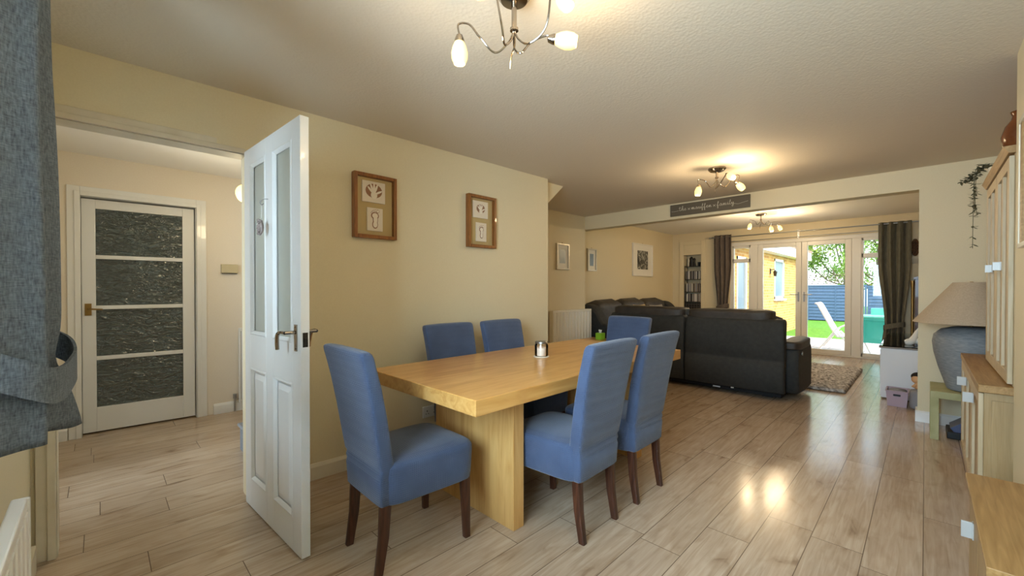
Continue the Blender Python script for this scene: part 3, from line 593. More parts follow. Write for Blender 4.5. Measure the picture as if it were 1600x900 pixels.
# ------------------------------------------------------------------ RADIATORS
def radiator(pos, axis, length, z0, z1, face, lab, dep=.09, back=.02, m_='radiator_paint', grp=None):
    x, y = pos; t = thing('radiator', (x, y, z0), lab, 'radiator', grp)
    def P(u, w_, z): return (x+face*w_, y+u, z) if axis == 'y' else (x+u, y+face*w_, z)
    n = max(3, int(length/.07)); mb1 = MB(); prof = []
    for i in range(n):
        a = i*length/n; b = (i+1)*length/n; g = (b-a)
        prof += [(a, dep-.022), (a+g*.18, dep), (a+g*.68, dep), (a+g*.86, dep-.022)]
    rf = [P(u, w_, z0+.02) for u, w_ in prof]; rt = [P(u, w_, z1-.03) for u, w_ in prof]
    rb = [P(u, dep-.026, z0+.02) for u, w_ in prof]; rbt = [P(u, dep-.026, z1-.03) for u, w_ in prof]
    k = len(prof); vs_ = rf+rt+rb+rbt
    fs = [(i, i+1, k+i+1, k+i) for i in range(k-1)]+[(2*k+i, 3*k+i, 3*k+i+1, 2*k+i+1) for i in range(k-1)]+[(k+i, k+i+1, 3*k+i+1, 3*k+i) for i in range(k-1)]+[(i, 2*k+i, 2*k+i+1, i+1) for i in range(k-1)]
    mb1.add(vs_, fs); obj('front_panel', mb1, m_, t)
    def bb(u0, u1, w0, w1, a, b):
        p, r = P(u0, w0, a), P(u1, w1, b); return (min(p[0], r[0]), max(p[0], r[0]), min(p[1], r[1]), max(p[1], r[1]), a, b)
    mb2 = MB().box(*bb(0, length, back, dep-.002, z1-.03, z1)).box(*bb(0, length, back, back+.015, z0, z1-.03)).box(*bb(-.012, 0, back, dep+.002, z0, z1)).box(*bb(length, length+.012, back, dep+.002, z0, z1)).box(*bb(0, length, dep-.03, dep-.004, z0, z0+.02)).box(*bb(.1, .14, 0, back, z0+.1, z1-.1)).box(*bb(length-.14, length-.10, 0, back, z0+.1, z1-.1))
    obj('casing', mb2, m_, t, bevel=.004)
    vp = P(-.045, dep*.5, z0+.03)
    obj('valve', MB().tube([P(-.012, dep*.5, z0+.03), vp], .008).tube([(vp[0], vp[1], 0.001), (vp[0], vp[1], z0+.06)], .009).tube([(vp[0], vp[1], z0+.04), (vp[0], vp[1], z0+.085)], .015, 10), 'steel', t, smooth=True)
    return t
radiator((-3.72, 4.44), 'y', .90, .18, .905, 1, 'white ribbed panel radiator under the small portrait beside the sofa')
radiator((-4.85, .985), 'y', 1.0, .09, .825, 1, 'slim white radiator on the hall wall, edge seen past the open door', dep=.055, m_='white_gloss')
radiator((-1.56, -.212), 'x', 1.1, .10, .70, 1, 'white panel radiator below the near window at the bottom left corner', dep=.085, back=.055, m_='white_gloss')
# ------------------------------------------------------------------ HALL THINGS
t = thing('pendant_light', (-3.9, .845, 2.31), 'round glowing yellow pendant lamp hanging in the hall', 'pendant light')
obj('cord', MB().tube([(-3.9, .845, 2.305), (-3.9, .845, 2.06)], .003), 'white_plastic', t); 
mbx = MB().sphere((-3.9, .845, 1.985), .075, n=12); obj('lamp_shade', mbx, 'pendant_glass', t)
l = bpy.data.lights.new('pendant_glow', 'POINT'); l.energy = 6; l.color = (1, .8, .5); l.shadow_soft_size = .08; lo = bpy.data.objects.new('pendant_glow', l); C.objects.link(lo); lo.location = (-3.9, .845, 1.86)
t = thing('door_chime', (-4.85, .903, 1.362), 'small beige plastic box fixed to the hall wall right of the glazed door', 'door chime')
obj('cover', MB().prism([(-4.85, 1.365), (-4.815, 1.368), (-4.818, 1.45), (-4.85, 1.455)], 'y', .834, .972), 'beige_plastic', t, bevel=.005)
mbx = MB()
for i in range(9): mbx.box(-4.846, -4.82, .845+i*.014, .852+i*.014, 1.361, 1.366)
obj('grille', mbx, 'dark_steel', t)
mb = MB()
for i in range(5):
    y = .745+.24*i; mb.prism([(y, 0 if i == 0 else .2*i-.0), (y, .2*(i+1)-.03), (y-.012, .2*(i+1)-.025), (y-.02, .2*(i+1)-.012), (y-.012, .2*(i+1)), (2.28, .2*(i+1)), (2.28, .2*i)], 'x', -3.66, -2.90)
st_ = obj('staircase', mb, 'carpet_grey'); st_['kind'] = 'structure'
# hanging ornament on the open door
t = thing('hanging_ornament', (-2.33, .56, 1.46), 'small silvery beaded ornament hanging from a hook on the open white door', 'ornament')
mx_ = -2.337; my = .585
obj('hook', MB().tube(cat([(mx_, my+.016, 1.665), (mx_, my-.006, 1.66), (mx_, my-.02, 1.645), (mx_, my-.012, 1.632), (mx_+.004, my-.004, 1.64)], 4), .002, 6), 'steel', t)
obj('string', MB().tube([(mx_, my-.012, 1.635), (mx_, my-.014, 1.565)], .0015, 5), 'white_plastic', t)
mbx = MB().sphere((mx_, my-.017, 1.52), .022, (1, .6, 1.6), 10)
for i in range(26): mbx.sphere((mx_+.018*math.cos(i*1.9)*math.sin(.4+i*.1), my-.022-.006*math.sin(i*1.3), 1.485+i*.0028), .0065, n=6)
obj('body', mbx, 'bead_grey', t, smooth=True)
# wall socket
yc = 1.822; xw = wx(yc); t = thing('wall_socket', (xw, yc, .218), 'white double power socket low on the wall behind the dining table', 'socket')
obj('plate', box(xw, xw+.012, yc-.073, yc+.073, .218, .305), 'white_plastic', t, bevel=.004)
for dy in (-.036, .036):
    mbx = MB().box(xw+.012, xw+.0125, yc+dy-.003, yc+dy+.003, .262, .274).box(xw+.012, xw+.0125, yc+dy-.014, yc+dy-.007, .245, .250).box(xw+.012, xw+.0125, yc+dy+.007, yc+dy+.014, .245, .250)
    obj('contacts', mbx, 'black', t)
obj('switch', MB().box(xw+.012, xw+.015, yc-.012, yc-.004, .28, .294).box(xw+.012, xw+.015, yc+.004, yc+.012, .28, .294), 'white_plastic', t)

# ------------------------------------------------------------------ SOFAS
def lump(x0, x1, y0, y1, z0, z1, e=.35, rnd=.0, n=40, k=9, seed=0):
    cx_, cy_ = (x0+x1)/2, (y0+y1)/2; hx, hy = (x1-x0)/2, (y1-y0)/2; rs = []; rg = random.Random(seed)
    for i in range(k+1):
        t_ = i/k; z = z0+(z1-z0)*t_; a = abs(2*t_-1); s_ = (1-a**6)**.5 if i not in (0, k) else .0
        g = min(1, .55+.45*(1-a**5)) if i not in (0, k) else .5
        inset = (1-(1-a**8)**.5)*min(hx, hy, (z1-z0)/2)*.9
        ring = sel(cx_, cy_, z, hx-inset, hy-inset, n, e)
        rs.append([(x+rnd*math.sin(7*x+5*z+seed), y+rnd*math.cos(9*x+4*z+seed), zz+rnd*.7*math.sin(13*x+6*y+seed)*(t_ > .5)) for x, y, zz in ring])
    return MB().rings(rs)
t = thing('recliner_sofa', (-2.1, 5.6, 0), 'dark charcoal recliner sofa seen from behind, standing beyond the dining table', 'sofa')
def backpanel(x0, x1, seed):
    rs = []
    for z, y, hy, hx in ((.09, 5.175, .05, 1), (.10, 5.172, .058, 1), (.30, 5.165, .065, 1), (.42, 5.175, .065, 1), (.43, 5.182, .06, 1), (.445, 5.178, .066, 1), (.70, 5.195, .08, 1), (.84, 5.22, .09, .995), (.868, 5.23, .085, .98), (.88, 5.24, .06, .95)):
        rs.append([(x, yy+.004*math.sin(9*x+7*z+seed), zz) for x, yy, zz in sel((x0+x1)/2, y, z, (x1-x0)/2*hx, hy, 44, .22)])
    return MB().rings(rs)
obj('back_panel', backpanel(-3.17, -2.12, 1), 'sofa_fabric', t, smooth='all'); obj('back_panel', backpanel(-2.105, -1.055, 2), 'sofa_fabric', t, smooth='all')
obj('head_cushion', lump(-3.13, -2.14, 5.15, 5.46, .835, .975, .4, .008, seed=3), 'sofa_top', t, smooth='all'); obj('head_cushion', lump(-2.10, -1.19, 5.15, 5.46, .83, .972, .4, .008, seed=5), 'sofa_top', t, smooth='all')
obj('back_cushion', lump(-3.12, -2.13, 5.30, 5.58, .42, .93, .35, .008, seed=6), 'sofa_fabric', t, smooth='all'); obj('back_cushion', lump(-2.10, -1.13, 5.30, 5.58, .42, .93, .35, .008, seed=8), 'sofa_fabric', t, smooth='all')
obj('seat_cushion', lump(-3.10, -2.12, 5.50, 6.12, .20, .50, .3, .006, seed=9), 'sofa_fabric', t, smooth='all'); obj('seat_cushion', lump(-2.11, -1.12, 5.50, 6.12, .20, .50, .3, .006, seed=4), 'sofa_fabric', t, smooth='all')
def arm(x0, x1, y0, y1, z1, nm='arm'):
    prof = [(y0, .30), (y0+.05, .10), (y0+.16, .06), (y1-.06, .06), (y1, .12), (y1, z1-.12), (y1-.05, z1-.03), (y1-.2, z1), (y0+.15, z1), (y0+.03, z1-.04), (y0, z1-.15)]
    prof = [(p.x, p.y) for p in cat([(a, b, 0) for a, b in prof], 4, True)]
    m_ = MB(); xm = (x0+x1)/2; n = len(prof); cyy = sum(p[0] for p in prof)/n; czz = sum(p[1] for p in prof)/n
    rs = []
    for x, s_ in ((x0, .93), (x0+.02, .985), (x0+.05, 1), (x1-.05, 1), (x1-.02, .985), (x1, .93)): rs.append([(x, cyy+(a-cyy)*s_, czz+(b-czz)*s_) for a, b in prof])
    return m_.rings(rs)
a_ = obj('arm', arm(-1.12, -.955, 5.27, 6.02, .60), 'sofa_fabric', t, smooth=True); obj('arm_pad', lump(-1.14, -.945, 5.27, 5.95, .545, .645, .5, .010, seed=11), 'sofa_top', a_, smooth='all')
obj('recline_button', MB().tube([(-.956, 5.47, .50), (-.948, 5.47, .50)], .022, 16), 'steel', a_, smooth=True)
a_ = obj('arm', arm(-3.30, -3.105, 5.27, 6.16, .60), 'sofa_fabric', t, smooth=True); obj('arm_pad', lump(-3.31, -3.10, 5.29, 5.98, .545, .645, .5, .010, seed=12), 'sofa_top', a_, smooth='all')
obj('underframe', MB().box(-3.05, -1.10, 5.22, 6.05, .03, .20).box(-2.95, -2.85, 5.3, 5.95, 0, .03).box(-1.30, -1.2, 5.3, 5.95, 0, .03), 'sofa_under', t)
for q_ in ((-1.80, -1.72, 5.212, 5.22, .04, .055), (-1.60, -1.57, 5.212, 5.22, .055, .12), (-1.54, -1.49, 5.212, 5.22, .075, .115)): obj('care_label', box(*q_), 'white_plastic', t)
t = thing('corner_sofa', (-3.65, 6.9, 0), 'dark grey three seat sofa against the far left wall behind the recliner', 'sofa')
for i in range(3):
    y0 = 5.72+.82*i
    obj('back_cushion', lump(-4.07, -3.72, y0, y0+.81, .40, 1.03+.01*(i % 2), .4, .010, seed=20+i), 'sofa_top', t, smooth='all')
    obj('seat_cushion', lump(-3.80, -3.36, y0, y0+.81, .18, .50, .3, .006, seed=30+i), 'sofa_fabric', t, smooth='all')
for y0, y1 in ((5.49, 5.74), (8.18, 8.42)):
    m_ = MB(); prof = [(-4.06, .08), (-3.42, .08), (-3.35, .2), (-3.35, .55), (-3.42, .64), (-3.54, .68), (-3.66, .86), (-3.78, .95), (-3.97, .95), (-4.06, .85)]
    prof = [(p.x, p.y) for p in cat([(a, b, 0) for a, b in prof], 4, True)]; cxx = -3.68; czz = .45
    m_.rings([[(cxx+(a-cxx)*s_, y, czz+(b-czz)*s_) for a, b in prof] for y, s_ in ((y0, .92), (y0+.02, .98), (y0+.05, 1), (y1-.05, 1), (y1-.02, .98), (y1, .92))])
    obj('arm', m_, 'sofa_fabric', t, smooth=True)
obj('underframe', box(-4.05, -3.40, 5.75, 8.2, .0, .20), 'sofa_under', t)
def cushion(x, y, z, s_, lean, yaw, m_, lab):
    mt = Matrix.Translation((x, y, z)) @ Matrix.Rotation(R(yaw), 4, 'Z') @ Matrix.Rotation(R(lean), 4, 'Y')
    def side(sg):
        def fn(u, v_):
            a, b = 2*u-1, 2*v_-1; pin = 1-.10*(abs(a*b)**.5)*0; th = .07*((1-a**4)*(1-b**4))**.6
            k = 1-.07*(1-a*a)*(abs(b)) ; k2 = 1-.07*(1-b*b)*abs(a)
            return mt @ Vector((sg*th, a*s_/2*k2, (b*k+1)*s_/2))
        return fn
    mbx = MB().grid(side(1), 14, 14).grid(side(-1), 14, 14)
    o = obj('cushion', mbx, m_, smooth='all'); tag(o, lab, 'cushion')
cushion(-3.62, 7.02, .50, .44, -14, 0, 'cushion_beige', 'mustard beige scatter cushion on the far left sofa'); cushion(-3.60, 7.62, .50, .42, -14, -8, 'cushion_grey', 'pale grey scatter cushion on the far left sofa next to the beige one')
# small side table with lime box
t = thing('side_table', (-3.22, 4.93, 0), 'small wooden side table squeezed between radiator and recliner sofa', 'table')
obj('tabletop', box(-3.42, -3.03, 4.76, 5.08, .485, .51), 'oak_top', t, bevel=.004)
for x in (-3.40, -3.08):
    for y in (4.78, 5.03): obj('leg', box(x, x+.03, y, y+.03, 0, .485), 'oak_leg', t)
t = thing('tissue_box', (-3.19, 4.92, .51), 'lime green box with white tissue on the side table by the sofa', 'box')
obj('carton', box(-3.235, -3.145, 4.87, 4.97, .51, .60), 'lime', t, bevel=.003)
obj('tissue', MB().grid(lambda u, v_: (-3.19+.03*(u-.5)*(1+v_), 4.92+.02*math.sin(6*u)*v_, .598+.045*v_), 8, 5), 'white_plastic', t, solid=.001)
# ------------------------------------------------------------------ NICHE SHELVES
t = thing('media_rack', (-3.67, 9.45, .66), 'narrow rack of shelves full of disc cases inside the far wall niche', 'shelf')
for z in (.67, .925, 1.145, 1.425, 1.715): obj('shelf', box(-3.85, -3.49, 9.36, 9.54, z-.010, z), 'dark_steel', t)
mbx = MB()
for x in (-3.852, -3.492):
    for y in (9.365, 9.53): mbx.box(x, x+.008, y, y+.008, .66, 1.73)
obj('upright', mbx, 'dark_steel', t)
cases = None; k = 0
for r, z in enumerate((.925, 1.145, 1.425)):
    x = -3.835; hh = (.185, .19, .19)[r]
    while x < -3.515:
        wd = random.choice((.014, .014, .022)); h_ = hh*random.uniform(.93, 1.0)
        o = obj('disc_case', box(x, x+wd, 9.385, 9.52, z, z+h_), random.choice(CASES), bevel=.001)
        tag(o, 'slim disc case standing in the %s row of the niche rack' % ('lowest', 'middle', 'top')[r], 'disc case', 'disc cases in the %s row of the niche' % ('lowest', 'middle', 'top')[r])
        x += wd+.0015
t = thing('storage_crate', (-3.67, 9.45, .67), 'black patterned crate at the bottom of the niche rack', 'box')
obj('crate_body', box(-3.84, -3.50, 9.375, 9.53, .67, .90), 'black', t, bevel=.004)
mbx = MB()
for i in range(6):
    for j in range(4): mbx.tube([(-3.815+i*.058+.018*math.cos(a*PI/4), 9.373, .70+j*.055+.018*math.sin(a*PI/4)) for a in range(8)], .003, 5, True)
obj('crate_pattern', mbx, 'steel', t)
t = thing('figurine', (-3.72, 9.44, 1.715), 'dark figurine standing on top of the niche rack', 'ornament')
obj('body', MB().lathe([(.055, 0), (.05, .05), (.035, .13), (.045, .17), (.03, .20), (.012, .215)], (-3.73, 9.44, 1.715), 16, 1, .6).lathe([(.03, 0), (.02, .1), (.028, .16), (.01, .19)], (-3.665, 9.44, 1.715), 14), 'black', t, smooth=True)
obj('pale_cone', MB().lathe([(.018, 0), (.014, .16), (.006, .18)], (-3.785, 9.42, 1.715), 12), 'pot_white', t, smooth=True)  # slim pale cone beside the dark figures
o = obj('small_pot', MB().lathe([(.022, 0), (.03, .03), (.028, .06), (.034, .075), (.03, .09), (.01, .085)], (-3.56, 9.44, 1.715), 16), 'black', smooth=True); tag(o, 'tiny black pot at the right on top of the niche rack', 'pot')

# ------------------------------------------------------------------ RUG
def rugf(u, v_):
    x = -2.75+2.10*u; y = 6.07+1.93*v_; e_ = min(u, 1-u, v_, 1-v_)
    return (x+random.uniform(-.006, .006), y+random.uniform(-.006, .006), .006+(.022 if e_ > 0 else 0)+random.uniform(0, .016)*(e_ > 0))
o = obj('rug', MB().grid(rugf, 120, 110), 'rug_pile', smooth='all', solid=.01); o.location.z += .003; tag(o, 'shaggy brown and white flecked rug in front of the garden doors', 'rug')
# ------------------------------------------------------------------ LOW WHITE UNIT + THINGS AT THE RIGHT OF THE FAR ROOM
t = thing('media_unit', (-.12, 7.05, 0), 'low white cabinet with a glass top beyond the partition edge', 'cabinet')
obj('body', box(-.345, .12, 6.12, 7.98, .015, .56), 'unit_white', t, bevel=.003)
obj('edge_trim', box(-.36, .13, 6.105, 8.0, .56, .578), 'unit_edge', t, bevel=.002)
obj('glass_top', box(-.36, .13, 6.105, 8.0, .5785, .588), 'green_glass', t)
for i in range(3):
    d_ = obj('drawer', box(-.352, -.345, 6.14+.61*i, 6.73+.61*i, .04, .54), 'unit_white', t, bevel=.002); obj('knob', MB().sphere((-.36, 6.435+.61*i, .31), .012, n=10), 'steel', d_, smooth=True)
t = thing('white_ornament', (-.07, 6.42, .588), 'curved white ornament standing on the glass top of the low white cabinet', 'ornament')
obj('body', MB().tube(cat([(-.16, 6.40, .612), (-.11, 6.40, .625), (-.085, 6.41, .67), (-.062, 6.42, .74), (-.045, 6.42, .78)], 6), [.022, .026, .032, .036, .038, .038, .036, .036, .035, .034, .032, .030, .028, .026, .024, .022, .020, .018, .016, .014, .012, .011, .010, .010, .009], 12).sphere((-.03, 6.42, .63), .042, (1.4, 1, 1), 12), 'white_plastic', t, smooth=True)
t = thing('tall_clock', (.0, 9.1, 0), 'tall dark wood case with brass edge in the far right corner', 'cabinet')
obj('case', box(-.115, .20, 8.95, 9.30, 0, 1.36), 'dark_wood', t, bevel=.004); obj('pediment', MB().prism([(-.13, 1.36), (.21, 1.36), (.21, 1.39), (.04, 1.43), (-.13, 1.39)], 'y', 8.94, 9.31), 'dark_wood', t)
obj('pillar', MB().lathe([(.022, .35), (.018, .40), (.018, 1.2), (.024, 1.28), (.024, 1.34)], (-.142, 8.99, 0), 12), 'brass', t, smooth=True)
t = thing('wall_mask', (-.12, 9.35, 1.66), 'carved dark brown wall carving hanging right of the garden doors', 'ornament')
mbx = MB().sphere((-.12, 9.32, 1.88), .07, (.75, .45, 2.0), 14)
for i in range(34): mbx.sphere((-.12+.045*math.cos(i*2.4)*math.sin(PI*(i+2)/38), 9.285+.012*math.cos(i), 1.76+i*.0072), .016, n=6)
obj('face', mbx, 'wicker', t, smooth=True)
obj('shelf_bracket', MB().prism([(9.35, 1.72), (9.26, 1.72), (9.27, 1.70), (9.35, 1.62)], 'x', -.16, -.03), 'pot_white', t)
# toy crate & bag by the partition
t = thing('storage_box', (-.2, 5.87, 0), 'lilac plastic storage box on the floor beside the low white cabinet', 'box')
bx = MB(); x0, x1, y0, y1, z1 = -.285, -.115, 5.78, 6.02, .155; th = .006; tp = .012
def fr4(a, z): return [(x0+a, y0+a, z), (x1-a, y0+a, z), (x1-a, y1-a, z), (x0+a, y1-a, z)]
bx.rings([fr4(tp, .0), fr4(0, z1), fr4(-.006, z1+.001), fr4(-.006, z1+.008), fr4(th, z1+.008), fr4(tp+th, .008)])
obj('tub', bx, 'lilac_box', t, bevel=.002)
obj('hand_slot', MB().prism([(-.225, .11), (-.175, .11), (-.17, .12), (-.175, .13), (-.225, .13), (-.23, .12)], 'y', 5.777, 5.79), 'black', t)
o = obj('folded_cloth', lump(-.272, -.128, 5.80, 6.0, .03, .175, .5, .006, seed=41), 'cloth_grey', smooth='all'); tag(o, 'crumpled grey cloth filling the lilac storage box', 'cloth')
o = obj('cloth_bag', lump(-.107, .02, 5.70, 5.95, .0, .20, .7, .006, seed=44), 'cloth_grey', smooth='all'); tag(o, 'soft grey cloth bag on the floor between the lilac box and the partition', 'bag')
t = thing('doll', (-.03, 5.84, .19), 'soft doll with dark hair lying on the grey bag by the partition', 'toy')
mbx = MB().sphere((-.055, 5.82, .30), .042, (1, .9, 1), 12).tube([(-.05, 5.82, .27), (-.04, 5.83, .23), (-.01, 5.84, .205)], [.022, .04, .035], 10).tube([(-.06, 5.81, .25), (-.085, 5.79, .225)], .012, 8).tube([(-.02, 5.82, .25), (.0, 5.79, .225)], .012, 8).tube([(-.02, 5.84, .215), (-.02, 5.76, .21)], .014, 8)
obj('body', mbx, 'skin_toy', t, smooth=True); obj('hair', MB().sphere((-.045, 5.84, .325), .05, (1.1, .9, .9), 12).sphere((-.03, 5.85, .38), .022, n=8).sphere((-.03, 5.85, .41), .015, n=8), 'hair_dark', t, smooth=True)
# ------------------------------------------------------------------ GREEN SIDE TABLE, LAMP, BOX
t = thing('lamp_table', (.27, 4.99, 0), 'square olive green side table under the big grey lamp', 'table')
obj('tabletop', box(.033, .51, 4.75, 5.225, .335, .39), 'olive_table', t, bevel=.002)
for x in (.033, .46):
    for y in (4.75, 5.175): obj('leg', box(x, x+.05, y, y+.05, 0, .335), 'olive_table', t, bevel=.002)
t = thing('table_lamp', (.262, 4.945, .39), 'large table lamp with grey ceramic urn base and beige cone shade', 'lamp')
obj('base', MB().lathe([(.115, 0), (.135, .01), (.15, .06), (.185, .18), (.212, .30), (.222, .39), (.212, .45), (.17, .495), (.10, .515), (.04, .52)], (.262, 4.945, .39), 40), 'lamp_ceramic', t, smooth=True)
obj('stem', MB().lathe([(.012, .51), (.012, .86), (.018, .865), (.01, .88)], (.262, 4.945, .39), 12), 'brass', t, smooth=True)
obj('lamp_shade', MB().lathe([(.342, .548), (.105, .875), (.100, .873), (.337, .546)], (.262, 4.945, .39), 48), 'lamp_shade', t, smooth=True)
obj('shade_ring', MB().tube([(.262, 4.945, 1.25), (.365, 4.945, 1.258)], .002, 6).tube([(.262, 4.945, 1.25), (.16, 4.945, 1.258)], .002, 6), 'brass', t)
t = thing('leaning_box', (.20, 4.99, 0), 'shiny blue grey box tilted under the olive side table', 'box')
mt = Matrix.Translation((.20, 4.98, .035)) @ Matrix.Rotation(R(-40), 4, 'Y')
obj('case', MB().box(-.01, .19, -.10, .10, .0, .07, mt), 'navy_box', t, bevel=.004)
obj('support', MB().box(.13, .33, 4.86, 5.12, 0, .055), 'black', t, bevel=.006)
o = obj('power_cable', MB().tube(cat([(.235, 4.80, .33), (.215, 4.79, .26), (.225, 4.80, .2), (.24, 4.83, .1), (.28, 4.85, .008), (.38, 4.82, .006), (.43, 4.9, .006)], 6), .005, 8), 'black', smooth=True); tag(o, 'black cable looping down under the olive side table', 'cable')
# ------------------------------------------------------------------ OAK CABINETS ON THE RIGHT
def cab_door(par, x, y0, y1, z0, z1, fw=.055, glass=False, handle=None, n=1):
    mbx = MB().box(x-.018, x, y0, y0+fw, z0, z1).box(x-.018, x, y1-fw, y1, z0, z1).box(x-.018, x, y0+fw, y1-fw, z0, z0+fw).box(x-.018, x, y0+fw, y1-fw, z1-fw, z1)
    if n == 2: ym = (y0+y1)/2; mbx.box(x-.018, x, ym-.02, ym+.02, z0+fw, z1-fw)
    d_ = obj('door', mbx, 'cab_door', par, bevel=.002)  # frame in the paler oak that carries window light in its colour
    obj('door_panel', box(x-.006, x-.001, y0+fw, y1-fw, z0+fw, z1-fw), 'mirror_glass' if glass else 'cab_oak', d_)
    if handle: hy, hz, w_, h_ = handle; obj('handle', MB().box(x-.018-w_, x-.018, hy-.004, hy+.004, hz-h_/2, hz+h_/2).box(x-.022, x-.018, hy-.016, hy+.016, hz-h_/2, hz+h_/2), 'latch_plate', d_, bevel=.001)
t = thing('sideboard', (.41, 3.8, 0), 'pale oak lower cabinet with panelled doors along the right wall', 'cabinet')
obj('body', MB().box(.21, .64, 3.125, 4.50, .05, .70).box(.22, .64, 3.14, 4.48, 0, .05), 'cab_oak', t, bevel=.002)
obj('side_panel', box(.235, .60, 3.117, 3.125, .09, .66), 'cab_oak', t)
obj('worktop', box(.188, .65, 3.095, 4.53, .70, .738), 'cab_oak_top', t, bevel=.003)
for i, (a, b, hy) in enumerate(((3.135, 3.585, 3.42), (3.595, 4.045, 3.99), (4.055, 4.49, None))): cab_door(t, .21, a, b, .06, .69, handle=(hy, .61, .042, .055) if hy else None)
t = thing('wall_dresser', (.45, 3.6, .738), 'tall oak display cabinet with panelled doors standing on the sideboard', 'cabinet')
obj('body', box(.302, .64, 3.125, 4.15, .738, 1.87), 'cab_oak', t, bevel=.002)
obj('cornice', MB().prism([(.265, 1.90), (.28, 1.872), (.29, 1.87), (.64, 1.87), (.64, 1.905), (.262, 1.905)], 'y', 3.11, 4.18), 'cab_oak_top', t)
for i, (a, b, hy) in enumerate(((3.13, 3.63, 3.40), (3.64, 4.145, 3.80))): cab_door(t, .302, a, b, .75, 1.86, .06, handle=(hy, 1.335, .030, .045), n=2)
o = thing('trailing_plant', (.32, 4.06, 1.905), 'trailing plant in a white pot on the far end of the oak display cabinet', 'plant')
obj('pot', MB().lathe([(.035, 0), (.045, .02), (.05, .085), (.046, .09), (.04, .07), (.03, .065)], (.33, 4.06, 1.905), 20), 'pot_white', o, smooth=True)
stems = MB(); lv = MB(); rg = random.Random(5)
for s_ in range(5):
    p0 = Vector((.33, 4.06, 1.97)); dx = rg.uniform(-.115, -.08); dy = rg.uniform(-.02, .14); zl = rg.uniform(.2, .50) if s_ > 1 else .02
    pts = cat([p0, p0+Vector((dx*.5, dy*.5, .045)), p0+Vector((dx, dy, .015)), p0+Vector((dx-.008+(-.02 if s_ < 2 else 0), dy, -zl*.5)), p0+Vector((dx+rg.uniform(-.02, .02)-(.04 if s_ < 2 else 0), dy, -zl))], 8)
    stems.tube(pts, .0016, 5)
    for p in pts[3::2]:
        for _ in range(4):
            a = rg.uniform(0, 2*PI); e_ = rg.uniform(-.7, .4); d_ = Vector((math.cos(a)*math.cos(e_), math.sin(a)*math.cos(e_), math.sin(e_))); sd = d_.cross(Vector((0, 0, 1))).normalized()*.008; q0 = p+Vector((0, 0, rg.uniform(-.01, .01))); ln = rg.uniform(.025, .045)
            lv.add([q0, q0+d_*ln*.5+sd, q0+d_*ln, q0+d_*ln*.5-sd], [(0, 1, 2, 3)])
obj('stem', stems, 'leaf_dull', o); obj('leaves', lv, 'leaf_dull', o)
o = obj('glazed_jug', MB().lathe([(.04, 0), (.062, .03), (.068, .08), (.055, .13), (.035, .16), (.03, .18), (.038, .20), (.034, .20), (.026, .18)], (.335, 3.27, 1.905), 24), 'copper_glaze', smooth=True); tag(o, 'glossy brown glazed jug on the near end of the oak display cabinet', 'jug')
t = thing('low_cabinet', (.21, 2.1, 0), 'low oak chest with flat top at the bottom right corner of the photo', 'cabinet')
obj('worktop', box(.122, .295, 1.71, 2.535, .43, .455), 'cab_oak_top', t, bevel=.002)
obj('body', MB().box(.145, .295, 1.73, 2.50, .04, .43).box(.16, .295, 1.75, 2.48, 0, .04), 'cab_oak', t, bevel=.002)
for a, b in ((1.74, 2.11), (2.12, 2.49)):
    d_ = obj('drawer', box(.132, .145, a, b, .055, .41), 'cab_oak', t, bevel=.003); hy = 2.29
    if b > 2.2: obj('handle', MB().box(.100, .132, hy-.004, hy+.004, .285, .345).box(.128, .132, hy-.015, hy+.015, .285, .345), 'latch_plate', d_, bevel=.001)
t = thing('wall_picture', (.30, 2.5, 1.39), 'framed picture at the right edge above the low oak chest', 'picture')
y0, y1, z0, z1 = 2.25, 2.82, 1.39, 1.94
obj('frame', MB().box(.28, .30, y0, y0+.02, z0, z1).box(.28, .30, y1-.02, y1, z0, z1).box(.28, .30, y0, y1, z0, z0+.02).box(.28, .30, y0, y1, z1-.02, z1), 'cream_gloss', t, bevel=.003)
obj('inner_frame', MB().box(.284, .30, y0+.02, y0+.06, z0+.02, z1-.02).box(.284, .30, y1-.06, y1-.02, z0+.02, z1-.02), 'cab_oak_top', t)
obj('picture', box(.292, .30, y0+.06, y1-.06, z0+.02, z1-.02), 'mount_card', t)

# ------------------------------------------------------------------ GARDEN
GZ = -.10
struct('ground_lawn', box(-14, 14, 13.5, 40, GZ-.1, GZ), 'lawn')
struct('ground_deck', box(-3.05, 9, 9.62, 13.5, GZ-.1, GZ+.01), 'deck_grey')
struct('ground_terrace', box(-5.0, -3.05, 9.62, 13.5, GZ-.1, GZ-.005), 'deck_grey')
struct('trim_sill', box(-2.95, -.28, 9.45, 9.66, -.10, -.005), 'upvc')
t = thing('brick_outbuilding', (-4, 13.4, GZ), 'yellow brick wing with white fascia seen through the left garden door', 'building')
wy0, wy1 = 9.62, 17.2
mbx = MB()
ops = [(10.12, 10.86, .62, 1.95), (13.4, 14.5, .92, 2.06)]; ya = wy0
for a, b, z0, z1 in ops:
    mbx.box(-3.2, -3.0, ya, a, GZ, 2.3).box(-3.2, -3.0, a, b, GZ, z0).box(-3.2, -3.0, a, b, z1, 2.3); ya = b
mbx.box(-3.2, -3.0, ya, wy1, GZ, 2.3).box(-6, -3.2, wy1-.2, wy1, GZ, 2.3)
obj('wall', mbx, 'yellow_brick', t)
obj('fascia', MB().box(-3.0, -2.78, wy0, wy1+.1, 2.16, 2.19).box(-2.80, -2.77, wy0, wy1+.1, 2.16, 2.42), 'white_plastic', t)
obj('roof', MB().box(-6, -2.76, wy0, wy1+.15, 2.42, 2.5), 'roof_tile', t)
